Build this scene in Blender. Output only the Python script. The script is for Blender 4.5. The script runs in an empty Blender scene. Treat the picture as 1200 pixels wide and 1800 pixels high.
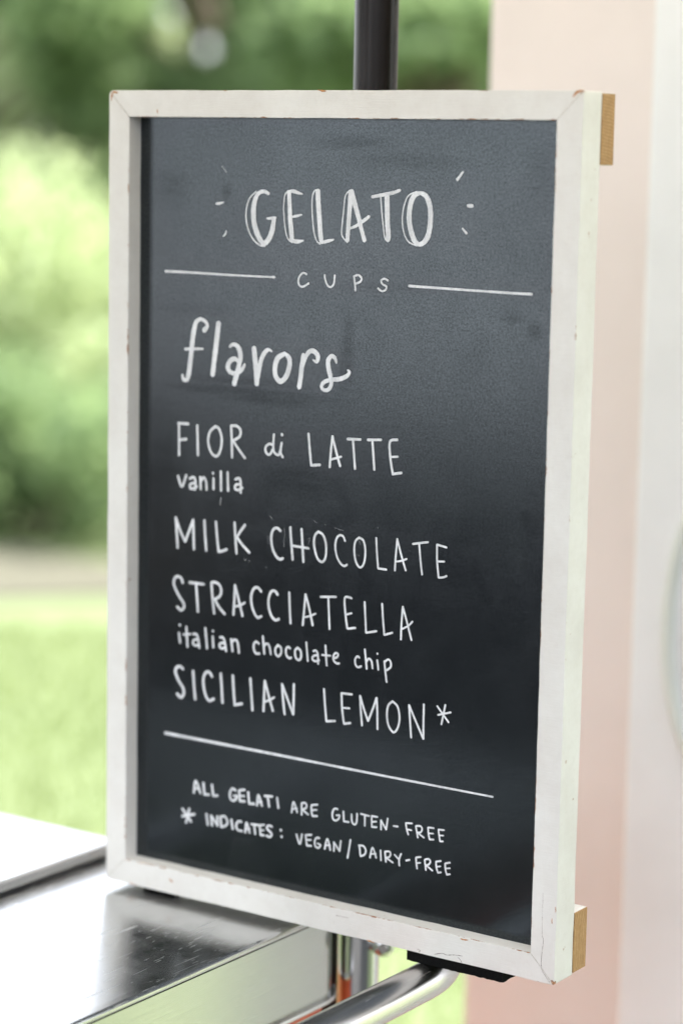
import bpy, bmesh, math, random
import numpy as np
from mathutils import Vector, Matrix
R = math.radians
S = bpy.context.scene
COL = S.collection
BZ = 0.97            # height of the board's bottom edge above the ground (m)
GZ = -BZ             # ground level in board coordinates

# ------------------------------------------------------------------ camera
cd = bpy.data.cameras.new('camera'); cam = bpy.data.objects.new('camera', cd); COL.objects.link(cam)
S.camera = cam
r_ = Vector((0.82557139, 0.56399012, 0.01862829)); u_ = Vector((-0.09875689, 0.11190127, 0.98879987)); f_ = Vector((-0.55558883, 0.81816456, -0.1480804))
M = Matrix((r_, u_, -f_)).transposed().to_4x4()
M.translation = Vector((1.4445716, -1.7294419, 0.7026028 + BZ))
cam.matrix_world = M
cd.sensor_fit = 'VERTICAL'; cd.sensor_height = 36; cd.sensor_width = 24
cd.lens = 83.35
cd.clip_start = 0.05; cd.clip_end = 500
cd.dof.use_dof = True; cd.dof.focus_distance = 2.08; cd.dof.aperture_fstop = 2.2

# ------------------------------------------------------------------ light
SUN_EL, SUN_AZ = 58.0, 35.0       # azimuth clockwise from +Y
w = bpy.data.worlds.new('World'); S.world = w; w.use_nodes = True
nt = w.node_tree; nt.nodes.clear()
sky = nt.nodes.new('ShaderNodeTexSky'); sky.sky_type = 'NISHITA'; sky.sun_disc = False
sky.sun_elevation = R(SUN_EL); sky.sun_rotation = R(SUN_AZ); sky.dust_density = 3.0; sky.air_density = 1.2
tc = nt.nodes.new('ShaderNodeTexCoord'); mp = nt.nodes.new('ShaderNodeMapping'); mp.inputs['Scale'].default_value = (1, 1, 2.2)
nz = nt.nodes.new('ShaderNodeTexNoise'); nz.inputs['Scale'].default_value = 2.2; nz.inputs['Detail'].default_value = 6
rp = nt.nodes.new('ShaderNodeValToRGB'); rp.color_ramp.elements[0].position = .25; rp.color_ramp.elements[0].color = (.45, .45, .45, 1)
rp.color_ramp.elements[1].position = .6; rp.color_ramp.elements[1].color = (.95, .95, .95, 1)
mx = nt.nodes.new('ShaderNodeMix'); mx.data_type = 'RGBA'; mx.inputs[7].default_value = (7.1, 7.35, 7.85, 1)
bg = nt.nodes.new('ShaderNodeBackground'); bg.inputs['Strength'].default_value = 0.10
out = nt.nodes.new('ShaderNodeOutputWorld')
L = nt.links.new
L(tc.outputs['Generated'], mp.inputs[0]); L(mp.outputs[0], nz.inputs['Vector']); L(nz.outputs[0], rp.inputs[0])
L(rp.outputs[0], mx.inputs[0]); L(sky.outputs[0], mx.inputs[6]); L(mx.outputs[2], bg.inputs[0]); L(bg.outputs[0], out.inputs[0])
sd = bpy.data.lights.new('sun', 'SUN'); sd.energy = 4.0; sd.angle = R(0.53); sd.color = (1, .96, .9)
so = bpy.data.objects.new('sun', sd); COL.objects.link(so)
sdir = Vector((math.sin(R(SUN_AZ)) * math.cos(R(SUN_EL)), math.cos(R(SUN_AZ)) * math.cos(R(SUN_EL)), math.sin(R(SUN_EL))))
so.rotation_euler = sdir.to_track_quat('Z', 'Y').to_euler()
S.view_settings.view_transform = 'Standard'; S.view_settings.look = 'None'
S.view_settings.gamma = 1; S.view_settings.use_curve_mapping = False
S.view_settings.exposure = 2.05

# ------------------------------------------------------------------ helpers
class G:
    """small node-graph helper"""
    def __init__(s, name, base=(.5, .5, .5), rough=.5, metal=0, spec=.5):
        s.m = bpy.data.materials.new(name); s.m.use_nodes = True
        s.t = s.m.node_tree; s.b = s.t.nodes['Principled BSDF']
        s.set('Base Color', (*base, 1)); s.set('Roughness', rough); s.set('Metallic', metal); s.set('Specular IOR Level', spec)
        s.c = None
    def set(s, k, v): s.b.inputs[k].default_value = v
    def n(s, t, **kw):
        x = s.t.nodes.new(t)
        for k, v in kw.items(): setattr(x, k, v)
        return x
    def l(s, a, b): s.t.links.new(a, b)
    def co(s):
        if not s.c: s.c = s.n('ShaderNodeTexCoord').outputs['Object']
        return s.c
    def sep(s):
        x = s.n('ShaderNodeSeparateXYZ'); s.l(s.co(), x.inputs[0]); return x.outputs
    def noise(s, scale, detail=4, stretch=(1, 1, 1), rough=.5, dist=0, off=(0, 0, 0)):
        mp = s.n('ShaderNodeMapping'); mp.inputs['Scale'].default_value = stretch; mp.inputs['Location'].default_value = off
        s.l(s.co(), mp.inputs[0])
        x = s.n('ShaderNodeTexNoise'); x.inputs['Scale'].default_value = scale; x.inputs['Detail'].default_value = detail
        x.inputs['Roughness'].default_value = rough; x.inputs['Distortion'].default_value = dist
        s.l(mp.outputs[0], x.inputs['Vector']); return x.outputs[0]
    def math(s, op, a, b=None, c=None, clamp=False):
        x = s.n('ShaderNodeMath', operation=op); x.use_clamp = clamp
        for i, v in enumerate((a, b, c)):
            if v is None: continue
            if isinstance(v, (int, float)): x.inputs[i].default_value = v
            else: s.l(v, x.inputs[i])
        return x.outputs[0]
    def ramp(s, v, lo, hi, a=0, b=1):
        x = s.n('ShaderNodeMapRange'); x.clamp = True
        for i, q in enumerate((lo, hi, a, b)): x.inputs[i + 1].default_value = q
        s.l(v, x.inputs[0]); return x.outputs[0]
    def mix(s, f, a, b):
        x = s.n('ShaderNodeMix', data_type='RGBA')
        for i, v in ((0, f), (6, a), (7, b)):
            if isinstance(v, tuple): x.inputs[i].default_value = (*v, 1)
            elif isinstance(v, (int, float)): x.inputs[i].default_value = v
            else: s.l(v, x.inputs[i])
        return x.outputs[2]
    def bump(s, h, dist, strength=1, prev=None):
        x = s.n('ShaderNodeBump'); x.inputs['Distance'].default_value = dist; x.inputs['Strength'].default_value = strength
        s.l(h, x.inputs['Height'])
        if prev is not None: s.l(prev, x.inputs['Normal'])
        s.l(x.outputs[0], s.b.inputs['Normal']); return x.outputs[0]

def obj(name, me, mat, parent=None, label=None, kind=None):
    o = bpy.data.objects.new(name, me); COL.objects.link(o)
    if mat is not None and len(me.materials) == 0: me.materials.append(mat)
    if parent: o.parent = parent
    if label: o['label'] = label
    if kind: o['kind'] = kind
    return o
def empty(name, loc, label, cat, rz=0, group=None):
    o = bpy.data.objects.new(name, None); COL.objects.link(o); o.location = loc; o.rotation_euler = (0, 0, rz)
    o.empty_display_size = .1
    o['label'] = label; o['category'] = cat
    if group: o['group'] = group
    return o
def fin(bm, name='mesh', smooth=12):
    bmesh.ops.recalc_face_normals(bm, faces=bm.faces[:])
    me = bpy.data.meshes.new(name); bm.to_mesh(me); bm.free()
    if smooth:
        me.polygons.foreach_set('use_smooth', [True] * len(me.polygons)); me.set_sharp_from_angle(angle=R(smooth))
    return me
def prism(bm, poly, axis, a, b):
    """extrude a closed 2-D outline along an axis from a to b"""
    def P(u, v, t): return {'y': (u, t, v), 'z': (u, v, t), 'x': (t, u, v)}[axis]
    v0 = [bm.verts.new(P(u, v, a)) for u, v in poly]; v1 = [bm.verts.new(P(u, v, b)) for u, v in poly]
    n = len(poly); bm.faces.new(v0); bm.faces.new(v1[::-1])
    for i in range(n): bm.faces.new((v0[i], v0[(i + 1) % n], v1[(i + 1) % n], v1[i]))
def sharp_edges(bm, ang=40):
    bmesh.ops.recalc_face_normals(bm, faces=bm.faces[:])
    return [e for e in bm.edges if len(e.link_faces) == 2 and e.calc_face_angle(0) > R(ang)]
def bevel(bm, w, seg=2, ang=40):
    bmesh.ops.bevel(bm, geom=sharp_edges(bm, ang), offset=w, segments=seg, affect='EDGES', profile=.5, clamp_overlap=True)
def box(x0, x1, y0, y1, z0, z1, bv=.0, seg=2):
    bm = bmesh.new(); prism(bm, [(x0, y0), (x1, y0), (x1, y1), (x0, y1)], 'z', z0, z1)
    if bv: bevel(bm, bv, seg)
    return bm
def rrect(x0, x1, y0, y1, r, n=10, rs=None):
    rs = rs or (r, r, r, r); P = []
    for (cx, cy, a, rr) in ((x1, y1, 0, rs[0]), (x0, y1, 90, rs[1]), (x0, y0, 180, rs[2]), (x1, y0, 270, rs[3])):
        ox = cx - rr if a in (0, 270) else cx + rr; oy = cy - rr if a in (0, 90) else cy + rr
        for i in range(n + 1):
            t = R(a + 90 * i / n); P.append((ox + rr * math.cos(t), oy + rr * math.sin(t)))
    return P
def tube(bm, pts, rad, n=24, cap=True):
    """pts: list of 3-D points; rad: number or list"""
    pts = [Vector(p) for p in pts]; rings = []
    ref = Vector((0, 0, 1))
    for i, p in enumerate(pts):
        d = (pts[min(i + 1, len(pts) - 1)] - pts[max(i - 1, 0)]).normalized()
        rf = ref if abs(d.dot(ref)) < .95 else Vector((1, 0, 0))
        a = d.cross(rf).normalized(); b = a.cross(d).normalized()
        rr = rad[i] if isinstance(rad, (list, tuple)) else rad
        rings.append([bm.verts.new(p + rr * (math.cos(2 * math.pi * k / n) * a + math.sin(2 * math.pi * k / n) * b)) for k in range(n)])
    for q0, q1 in zip(rings, rings[1:]):
        for k in range(n): bm.faces.new((q0[k], q0[(k + 1) % n], q1[(k + 1) % n], q1[k]))
    if cap: bm.faces.new(rings[0][::-1]); bm.faces.new(rings[-1])
    return rings

# ------------------------------------------------------------------ materials
W_, H_, FM, FT, RC = 0.5005, 0.760, 0.0241, 0.0318, 0.0172     # board size, frame face, frame depth, recess of the panel

def white_paint():
    g = G('chipped_white_paint', (.8, .79, .77), .5)
    x, y, z = g.sep()
    ax = g.math('MINIMUM', g.math('ABSOLUTE', x), g.math('ABSOLUTE', g.math('SUBTRACT', x, W_)))
    az = g.math('MINIMUM', g.math('ABSOLUTE', z), g.math('ABSOLUTE', g.math('SUBTRACT', z, H_)))
    d = g.math('MINIMUM', ax, az)                                   # to the outer outline
    yf = g.math('ABSOLUTE', y)
    outer = g.math('MAXIMUM', d, yf)
    di = g.math('ABSOLUTE', g.math('SUBTRACT', d, FM))
    inner = g.math('MAXIMUM', di, yf)
    corner = g.math('MAXIMUM', g.math('MAXIMUM', ax, az), yf)       # to the four outer corners
    n1 = g.noise(38, 5, rough=.65); n2 = g.noise(160, 4, rough=.7); n3 = g.noise(60, 4, rough=.7, off=(3, 1, 2))
    wear_o = g.math('LESS_THAN', outer, g.math('MULTIPLY', g.ramp(n1, .59, .84), g.ramp(n2, .3, .7, .0008, .0042)))
    wear_i = g.math('LESS_THAN', inner, g.math('MULTIPLY', g.ramp(n3, .5, .8), g.ramp(n2, .3, .7, .0006, .0026)))
    wear_c = g.math('LESS_THAN', corner, g.math('MULTIPLY', g.ramp(n3, .40, .62), g.ramp(n2, .3, .7, .001, .0055)))
    spots = g.math('MULTIPLY', g.math('GREATER_THAN', g.noise(95, 3, rough=.6, off=(7, 2, 5)), .735), .6)
    wear = g.math('MAXIMUM', g.math('MAXIMUM', wear_o, wear_i), g.math('MAXIMUM', wear_c, spots))
    grainh = g.noise(60, 5, (1, 1, 14), .6); grainv = g.noise(60, 5, (14, 1, 1), .6)
    rub = g.ramp(g.noise(14, 5, rough=.7, off=(1, 5, 2)), .35, .75)
    base = g.mix(rub, (.80, .775, .74), (.70, .66, .62))
    base = g.mix(g.math('MULTIPLY', g.ramp(n2, .55, .8), .35), base, (.66, .60, .55))
    wood = g.mix(n2, (.42, .19, .07), (.25, .09, .04))
    g.l(g.mix(wear, base, wood), g.b.inputs['Base Color'])
    g.l(g.ramp(n1, .3, .7, .42, .62), g.b.inputs['Roughness'])
    b = g.bump(grainh, .0004, .6); b = g.bump(grainv, .0004, .6, b)
    g.bump(g.math('SUBTRACT', 1, wear), .0004, .8, b)
    return g.m
M_paint = white_paint()

def chalk():
    g = G('chalkboard_surface', (.0018, .0024, .0034), .34, 0, .5)
    x, y, z = g.sep()
    def blob(cx, cz, sx, sz, pw=1.0):     # soft rubbed patch, mm
        a = g.math('DIVIDE', g.math('SUBTRACT', x, cx / 1000), sx / 1000); b = g.math('DIVIDE', g.math('SUBTRACT', z, cz / 1000), sz / 1000)
        e = g.math('SQRT', g.math('ADD', g.math('MULTIPLY', a, a), g.math('MULTIPLY', b, b)))
        return g.math('MULTIPLY', g.ramp(e, .25, 1, 1, 0), pw)
    n = g.noise(30, 6, rough=.65, dist=.4); n_str = g.noise(22, 6, (1, 1, 7), .6)
    s = None
    for q in SMUDGES:
        b_ = blob(*q); s = b_ if s is None else g.math('MAXIMUM', s, b_)
    sm = g.math('MULTIPLY', s, g.ramp(n_str, .3, .62, .35, 1))
    cloud = g.ramp(g.noise(9, 6, rough=.6, dist=.5), .35, .7)
    dark = g.math('ADD', sm, g.math('MULTIPLY', cloud, .18), clamp=True)
    grain = g.ramp(g.noise(520, 3, rough=.8), .34, .66, .58, 1.42)
    g.l(g.math('MULTIPLY', g.ramp(dark, 0, 1, .82, .32), grain), g.b.inputs['Specular IOR Level'])
    g.l(g.math('ADD', g.ramp(n, .3, .7, .155, .205), g.math('MULTIPLY', sm, -.04)), g.b.inputs['Roughness'])
    g.set('Specular Tint', (.82, .93, 1, 1))
    dust = g.math('GREATER_THAN', g.noise(900, 2, rough=.6), .80)
    haze = g.math('MULTIPLY', g.ramp(g.noise(16, 6, (1, 1, .22), .7, .6, (2, 0, 1)), .52, .78), .007)
    g.l(g.mix(g.math('ADD', haze, g.math('MULTIPLY', dust, .06)), (.0018, .0024, .0034), (.5, .5, .52)), g.b.inputs['Base Color'])
    b = g.bump(g.noise(1100, 3, rough=.6), .0004, .05)
    g.bump(n_str, .0006, .03, b)
    return g.m

def marker(name, alo, ahi, col=(.86, .86, .89)):
    g = G(name, col, .55)
    a = g.noise(120, 4, (1, 1, .25), .6); b = g.noise(700, 3, rough=.6)
    f = g.math('MULTIPLY', g.ramp(a, .35, .65, alo, ahi), g.ramp(b, .3, .5, .82, 1))
    g.l(f, g.b.inputs['Alpha']); return g.m

def steel(name, base=(.62, .62, .61), rough=.16, brush=(1, 1, 1), bscale=90, amt=.0, scratches=False):
    g = G(name, base, rough, 1.0)
    n = g.noise(bscale, 6, brush, .65); cloud = g.noise(7, 4, rough=.6)
    r = g.math('ADD', g.ramp(n, .3, .7, rough - .04, rough + .05), g.ramp(cloud, .3, .7, -.02, .04))
    prev = g.bump(n, .0005, amt) if amt else None
    if scratches:
        mask = g.ramp(g.noise(5.5, 3, rough=.5, off=(.3, .1, 0)), .40, .60)
        tot = None
        for i, (ang, sc) in enumerate(((-38, 50), (63, 34), (-52, 80), (12, 26), (-20, 60))):
            rot = g.n('ShaderNodeMapping'); rot.inputs['Rotation'].default_value = (0, 0, R(ang)); rot.inputs['Scale'].default_value = (1, .035 + .012 * i, 1)
            rot.inputs['Location'].default_value = (i * 1.7, i * .9, 0)
            g.l(g.co(), rot.inputs[0])
            v = g.n('ShaderNodeTexNoise'); v.inputs['Scale'].default_value = sc * 9; v.inputs['Detail'].default_value = 1.0
            g.l(rot.outputs[0], v.inputs['Vector'])
            ln = g.math('GREATER_THAN', v.outputs[0], (.74, .725, .75, .745, .755)[i])
            tot = ln if tot is None else g.math('MAXIMUM', tot, ln)
        tot = g.math('MULTIPLY', tot, mask)
        r = g.math('ADD', r, g.math('MULTIPLY', tot, .42))
        prev = g.bump(g.math('SUBTRACT', 1, tot), .0004, .5, prev)
    g.l(r, g.b.inputs['Roughness'])
    return g.m
M_steel_top = steel('worn_steel_top', (.60, .60, .60), .21, (1, 1, 1), 40, .03, True)
M_steel_side = steel('brushed_steel_side', (.52, .53, .50), .20, (1, .12, 9), 60, .05)
M_steel_tube = steel('polished_steel_tube', (.62, .60, .59), .22, (9, .2, 9), 40, .02)
M_steel_sleeve = steel('polished_steel_sleeve', (.74, .74, .75), .14, (8, 8, .2), 40, .02)
def plain(name, c, r, nscale=40, var=.15, bmp=0, metal=0, stretch=(1, 1, 1), spec=.5):
    g = G(name, c, r, metal, spec); n = g.noise(nscale, 5, stretch, .6)
    g.l(g.mix(g.ramp(n, .3, .7), tuple(k * (1 - var) for k in c), tuple(min(1, k * (1 + var)) for k in c)), g.b.inputs['Base Color'])
    if bmp: g.bump(n, bmp, .6)
    return g.m
M_bronze = plain('dark_bronze_powder_coat', (.010, .007, .007), .24, 700, .2, .00012, 0, spec=.22)
M_felt = plain('black_felt', (.006, .006, .006), .95, 900, .5, .0015, spec=.1)
M_orange = plain('orange_red_body', (.75, .10, .03), .35, 20, .06)
M_pink = plain('pink_render', (.88, .80, .79), .8, 6, .035, .0)
M_whitewall = plain('white_gloss_paint', (.90, .92, .96), .45, 9, .03)
M_greyish = plain('pale_grey_moulding', (.74, .77, .75), .5, 9, .05)
M_beige = plain('beige_plaque', (.62, .50, .36), .6, 30, .1)
M_canopy = plain('cream_canvas', (.75, .72, .66), .8, 120, .05)
M_dark = plain('dark_rubber', (.02, .02, .02), .6)
M_gasket = plain('grey_rubber_gasket', (.16, .16, .16), .4)
M_crack = plain('crack_brown', (.16, .09, .08), .8)  # brown of the hairline cracks
M_chip = plain('bare_orange_wood', (.50, .23, .09), .7, 300, .3)
M_mitre = plain('mitre_joint_dirt', (.50, .45, .38), .8)
def endgrain():
    g = G('raw_pine_end_grain', (.50, .29, .12), .75)
    x, y, z = g.sep()
    n = g.noise(260, 5, (1, 2.2, .5), .7); fine = g.noise(1200, 3, (1, 1, .6), .7)
    wv = g.n('ShaderNodeTexWave', wave_type='RINGS', rings_direction='X'); wv.inputs['Scale'].default_value = 110; wv.inputs['Distortion'].default_value = 3
    mp = g.n('ShaderNodeMapping'); mp.inputs['Location'].default_value = (0, .05, -.02); g.l(g.co(), mp.inputs[0]); g.l(mp.outputs[0], wv.inputs['Vector'])
    c = g.mix(g.ramp(n, .3, .7), (.38, .20, .075), (.60, .37, .16)); c = g.mix(g.math('MULTIPLY', wv.outputs[1], .5), c, (.27, .13, .04))
    c = g.mix(g.ramp(fine, .55, .7, 0, .5), c, (.58, .41, .20))
    g.l(c, g.b.inputs['Base Color']); g.bump(fine, .0006, .5); return g.m
M_end = endgrain()

def leafmat(name, c1, c2, tr=.45, tcol=(.30, .42, .08)):
    g = G(name, c1, .55, 0, .3); n = g.noise(3.0, 3)
    oi = g.n('ShaderNodeNewGeometry')
    c = g.mix(g.math('ADD', g.math('MULTIPLY', oi.outputs['Random Per Island'], .6), g.math('MULTIPLY', n, .4)), c1, c2)
    g.l(c, g.b.inputs['Base Color'])
    t = g.n('ShaderNodeBsdfTranslucent'); m2 = g.mix(.35, c, tcol); g.l(m2, t.inputs['Color'])
    ms = g.n('ShaderNodeMixShader'); ms.inputs[0].default_value = tr
    g.l(g.b.outputs[0], ms.inputs[1]); g.l(t.outputs[0], ms.inputs[2]); g.l(ms.outputs[0], g.t.nodes['Material Output'].inputs['Surface'])
    return g.m
M_leaf_dark = leafmat('dark_green_leaves', (.11, .18, .080), (.17, .245, .12), .6, (.42, .58, .26))
M_leaf_mid = leafmat('mid_green_leaves', (.14, .215, .105), (.22, .30, .155), .6, (.55, .72, .32))
M_leaf_light = leafmat('yellow_green_leaves', (.34, .42, .22), (.46, .52, .33), .55, (.75, .85, .45))
M_leaf_hedge = leafmat('hedge_leaves', (.035, .075, .030), (.07, .12, .05), .3)
M_bark = plain('bark', (.10, .075, .05), .9, 18, .3, .02)

# ------------------------------------------------------------------ setting: ground
def ground():
    g = G('lawn', (.08, .14, .03), .6, 0, .5)
    n = g.noise(1.2, 6, rough=.6); n2 = g.noise(45, 4, rough=.7)
    c = g.mix(g.ramp(n, .3, .7), (.110, .148, .052), (.142, .180, .072)); c = g.mix(g.math('MULTIPLY', g.ramp(n2, .4, .8), .5), c, (.15, .19, .10))
    g.l(c, g.b.inputs['Base Color']); g.bump(n2, .02, .3)
    bm = bmesh.new()
    bmesh.ops.create_grid(bm, x_segments=40, y_segments=40, size=150)
    o = obj('lawn', fin(bm, 'lawn'), g.m, kind='structure'); return o
ground()
def sheet(name, poly, z, mat, kind='structure'):
    bm = bmesh.new(); bm.faces.new([bm.verts.new((x, y, z)) for x, y in poly]); o = obj(name, fin(bm, name, 0), mat, kind=kind); return o
# garden axes: f runs away from the photographer, s to the right
CX, CY = 1.4446, -1.7294
FX, FY = -.5618, .8273
def gp(f, s): return (CX + f * FX + s * FY, CY + f * FY - s * FX)
def ragged(poly, seed, amp=.16, step=.35):
    rnd = random.Random(seed); o = []
    for i in range(len(poly)):
        a = Vector(poly[i]); b = Vector(poly[(i + 1) % len(poly)]); k = max(1, int((b - a).length / step))
        for j in range(k): q = a.lerp(b, j / k); o.append((q.x + rnd.uniform(-amp, amp), q.y + rnd.uniform(-amp, amp)))
    return o
path_poly = [gp(8.9, -14), gp(8.2, -5), gp(8.75, -1), gp(8.9, 3), gp(8.6, 12), gp(10.2, 12), gp(10.0, 3), gp(9.75, -1), gp(10.2, -5), gp(10.2, -14)]
sheet('garden_path', ragged(path_poly, 4), .012, plain('bark_mulch_path', (.085, .082, .056), .9, 30, .25, .01))
sheet('added_dark_ground', [(-16, -10), (-1, -13), (14, -13.8), (14, -4), (.9, -4), (.9, -.15), (-1.6, -.15), (-4.0, -.8), (-16, -.6)], .008, plain('asphalt', (.018, .019, .021), .9, 60, .3, .004, spec=.1))  # unseen dark ground, added so the lower board reflects something dark

sheet('added_patio', [(.6, -5), (6, -5), (6, .3), (1.6, .3), (.6, -.3)], .010, plain('added_dark_slabs', (.040, .040, .040), .85, 8, .12, .003))  # ground added out of view, kept dark to limit bounce onto the board
sheet('added_bright_ground', [(-90, -90), (60, -90), (20, -14), (-1, -13), (-16, -10), (-90, -34)], .006, plain('added_pale_concrete', (.42, .42, .43), .85, 2, .08, .003))  # unseen pale ground, added to brighten what the upper board reflects

sheet('added_mid_ground', ragged([(-16, -6.2), (-1, -8.4), (14, -8.8), (14, -13.4), (-1, -12.6), (-16, -9.6)], 7, .12, .8), .012, plain('mid_grey_ground', (.13, .13, .135), .9, 3, .2, .003, spec=.1))  # unseen mid-grey strip, added to soften the gradient reflected in the board

def grass():
    rnd = np.random.default_rng(4); N = 26000
    f = rnd.uniform(3.6, 8.3, N); s = rnd.uniform(-2.2, 1.4, N)
    x = CX + f * FX + s * FY; y = CY + f * FY - s * FX
    a = rnd.uniform(0, 2 * np.pi, N); h = rnd.uniform(.02, .055, N); wd = .004
    lx = rnd.normal(0, .015, N); ly = rnd.normal(0, .015, N)
    V = np.empty((N, 3, 3)); V[:, 0] = np.stack([x - wd * np.cos(a), y - wd * np.sin(a), 0 * x], 1); V[:, 1] = np.stack([x + wd * np.cos(a), y + wd * np.sin(a), 0 * x], 1)
    V[:, 2] = np.stack([x + lx, y + ly, h], 1)
    me = bpy.data.meshes.new('grass'); me.from_pydata(V.reshape(-1, 3).tolist(), [], np.arange(3 * N).reshape(-1, 3).tolist())
    o = obj('grass', me, leafmat('grass_blades', (.125, .165, .055), (.175, .215, .085), .4), kind='stuff'); o['label'] = 'short pale green grass blades of the garden lawn'
grass()

# ------------------------------------------------------------------ vegetation
def leaves(name, clumps, n, size, seed, parent, mat):
    """clumps: (centre, radii, weight); many leaf-sized faces through the clump volumes"""
    rnd = np.random.default_rng(seed); wts = np.array([c[2] for c in clumps], float); wts /= wts.sum()
    k = rnd.choice(len(clumps), n, p=wts)
    cen = np.array([c[0] for c in clumps])[k]; rad = np.array([c[1] for c in clumps])[k]
    d = rnd.normal(size=(n, 3)); d /= np.linalg.norm(d, axis=1)[:, None]
    p = cen + d * rad * (rnd.uniform(.15, 1, n) ** .45)[:, None]
    p += rnd.normal(0, .03, (n, 3)); p[:, 2] = np.maximum(p[:, 2], .03)
    a = rnd.normal(size=(n, 3)); a /= np.linalg.norm(a, axis=1)[:, None]
    b = np.cross(a, rnd.normal(size=(n, 3))); b /= np.linalg.norm(b, axis=1)[:, None]
    L_ = (size * rnd.uniform(.6, 1.3, n))[:, None]
    V = np.stack([p - a * L_, p + b * L_ * .42, p + a * L_, p - b * L_ * .42], 1)
    me = bpy.data.meshes.new(name); me.from_pydata(V.reshape(-1, 3).tolist(), [], np.arange(4 * n).reshape(-1, 4).tolist())
    return obj(name, me, mat, parent)
def tree(f, s, h, cr, z0, label, mat, seed, n=7000, size=.09, trunk=.14, dens=14, group='trees at the back of the garden', name='leafy_tree'):
    rnd = random.Random(seed); x, y = gp(f, s)
    root = empty(name, (x, y, 0), label, 'tree', group=group)
    bm = bmesh.new(); top = h * .72
    lean = (rnd.uniform(-.2, .2), rnd.uniform(-.2, .2))
    tube(bm, [(lean[0] * t * t, lean[1] * t * t, top * t) for t in [0, .05, .3, .6, 1]], [trunk * 1.5, trunk, trunk * .8, trunk * .6, trunk * .25], 10)
    cl = []
    for i in range(dens):
        a = rnd.uniform(0, 6.28); q = rnd.uniform(.2, 1) ** .6; zz = rnd.uniform(z0, h)
        sc = math.sin(math.pi * min(1, max(.12, (zz - z0 + .25) / (h - z0 + .5)))) ** .6
        c = (math.cos(a) * cr * q * sc, math.sin(a) * cr * q * sc, zz)
        t0 = min(.95, max(.15, (zz * .75) / top)); st = Vector((lean[0] * t0 * t0, lean[1] * t0 * t0, top * t0)); en = Vector(c)
        tube(bm, [st, st.lerp(en, .5) + Vector((0, 0, .1)), en], [trunk * .35, trunk * .2, trunk * .06], 6)
        rr = rnd.uniform(.28, .55) * cr * .8
        cl.append((c, (rr, rr, rr * .7), rr * rr))
    obj('trunk', fin(bm, 'trunk', 60), M_bark, root)
    leaves('crown', cl, n, size, seed, root, mat)
    return root
def shrub(f, s, h, r, label, mat, seed, n=2600, size=.05, name='garden_shrub', group='shrubs along the garden path'):
    rnd = random.Random(seed); x, y = gp(f, s)
    root = empty(name, (x, y, 0), label, 'shrub', group=group)
    cl = []; bm = bmesh.new()
    for i in range(9):
        a = rnd.uniform(0, 6.28); q = rnd.uniform(.1, .75); zz = rnd.uniform(.2, .8) * h; rr = r * rnd.uniform(.35, .6)
        c = (math.cos(a) * r * q, math.sin(a) * r * q, zz); cl.append((c, (rr, rr, min(rr, h * .4)), rr * rr))
        tube(bm, [(0.02 * i - .08, 0, 0), (c[0] * .5, c[1] * .5, zz * .6), c], [.018, .012, .005], 6)
    obj('stem', fin(bm, 'stem', 60), M_bark, root)
    leaves('foliage', cl, n, size, seed, root, mat)
# front shrubs just beyond the path
shrub(10.25, -1.30, .75, .55, 'low dark green shrub beyond the path at the left edge', M_leaf_mid, 11)
shrub(10.3, -.30, .8, .6, 'dark green shrub beyond the path behind the board', M_leaf_dark, 12)
shrub(10.3, .75, .9, .6, 'rounded dark shrub beyond the path behind the pole', M_leaf_dark, 13)
shrub(10.4, -2.5, .8, .65, 'dark shrub beyond the path outside the left edge', M_leaf_dark, 14)
shrub(11.3, -.85, 1.05, .5, 'yellow green shrub just left of the board, behind the low dark one', M_leaf_light, 15)
shrub(13.0, -1.75, 1.55, .95, 'tall bright yellow green bush in full sun at the far left', M_leaf_light, 16, 4200, .055)
shrub(13.4, -.55, 1.5, .9, 'bright yellow green bush in sun next to the board edge', M_leaf_light, 17, 4200, .055)
shrub(13.3, .9, 1.4, .9, 'bright bush hidden mostly behind the board', M_leaf_light, 18, 3400, .055)
# trees
tree(16.0, -2.6, 3.3, 1.5, .9, 'broad mid green tree at the far left of the garden', M_leaf_mid, 21, 4600, .11)
tree(17.0, -.9, 3.4, 1.6, 1.2, 'dark leafy tree above the bright bushes left of the pole', M_leaf_mid, 22, 6500, .11)
tree(15.5, .55, 3.6, 1.4, 1.0, 'dark green tree seen right of the umbrella pole', M_leaf_mid, 23, 5200, .11)
tree(20.0, -3.0, 4.0, 2.0, .8, 'pale green tree in the second row at the left', M_leaf_light, 24, 7000, .11)
tree(21.0, .2, 4.1, 2.1, .8, 'mid green tree in the second row behind the pole', M_leaf_mid, 25, 7000, .11)
tree(18.0, 2.6, 3.8, 1.9, .9, 'mid green tree behind the pink wall', M_leaf_mid, 26, 5000)
tree(19.0, -6.0, 3.8, 2.1, .9, 'mid green tree outside the left edge', M_leaf_mid, 27, 5000)
for f, s, lab, sd in ((.3, -6.6, 'large unseen tree left of the cart, added to darken board and steel reflections', 31), (-2.13, -5.36, 'large unseen tree behind the photographer, added to darken reflections', 32), (2.96, -6.98, 'large unseen tree at the left nearest the lawn, added to darken reflections', 33)):
    tree(f, s, 5.6, 2.3, 2.75, lab, M_leaf_dark, sd, 9000, .13, .16, 20, 'tall unseen trees added to darken reflections', 'added_tree')  # trees out of view, added to darken reflections low on the board
tree(1.37, 4.27, 4.6, 2.0, 1.9, 'large unseen tree right of the cart, added to cut light from that side', M_leaf_dark, 35, 8000, .13, .15, 18, None, 'added_tree')  # tree out of view, added to cut light on the board's right side
tree(23.5, -1.6, 4.4, 2.0, .8, 'pale green tree in the second row left of the pole', M_leaf_mid, 36, 13000, .13)
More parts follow.
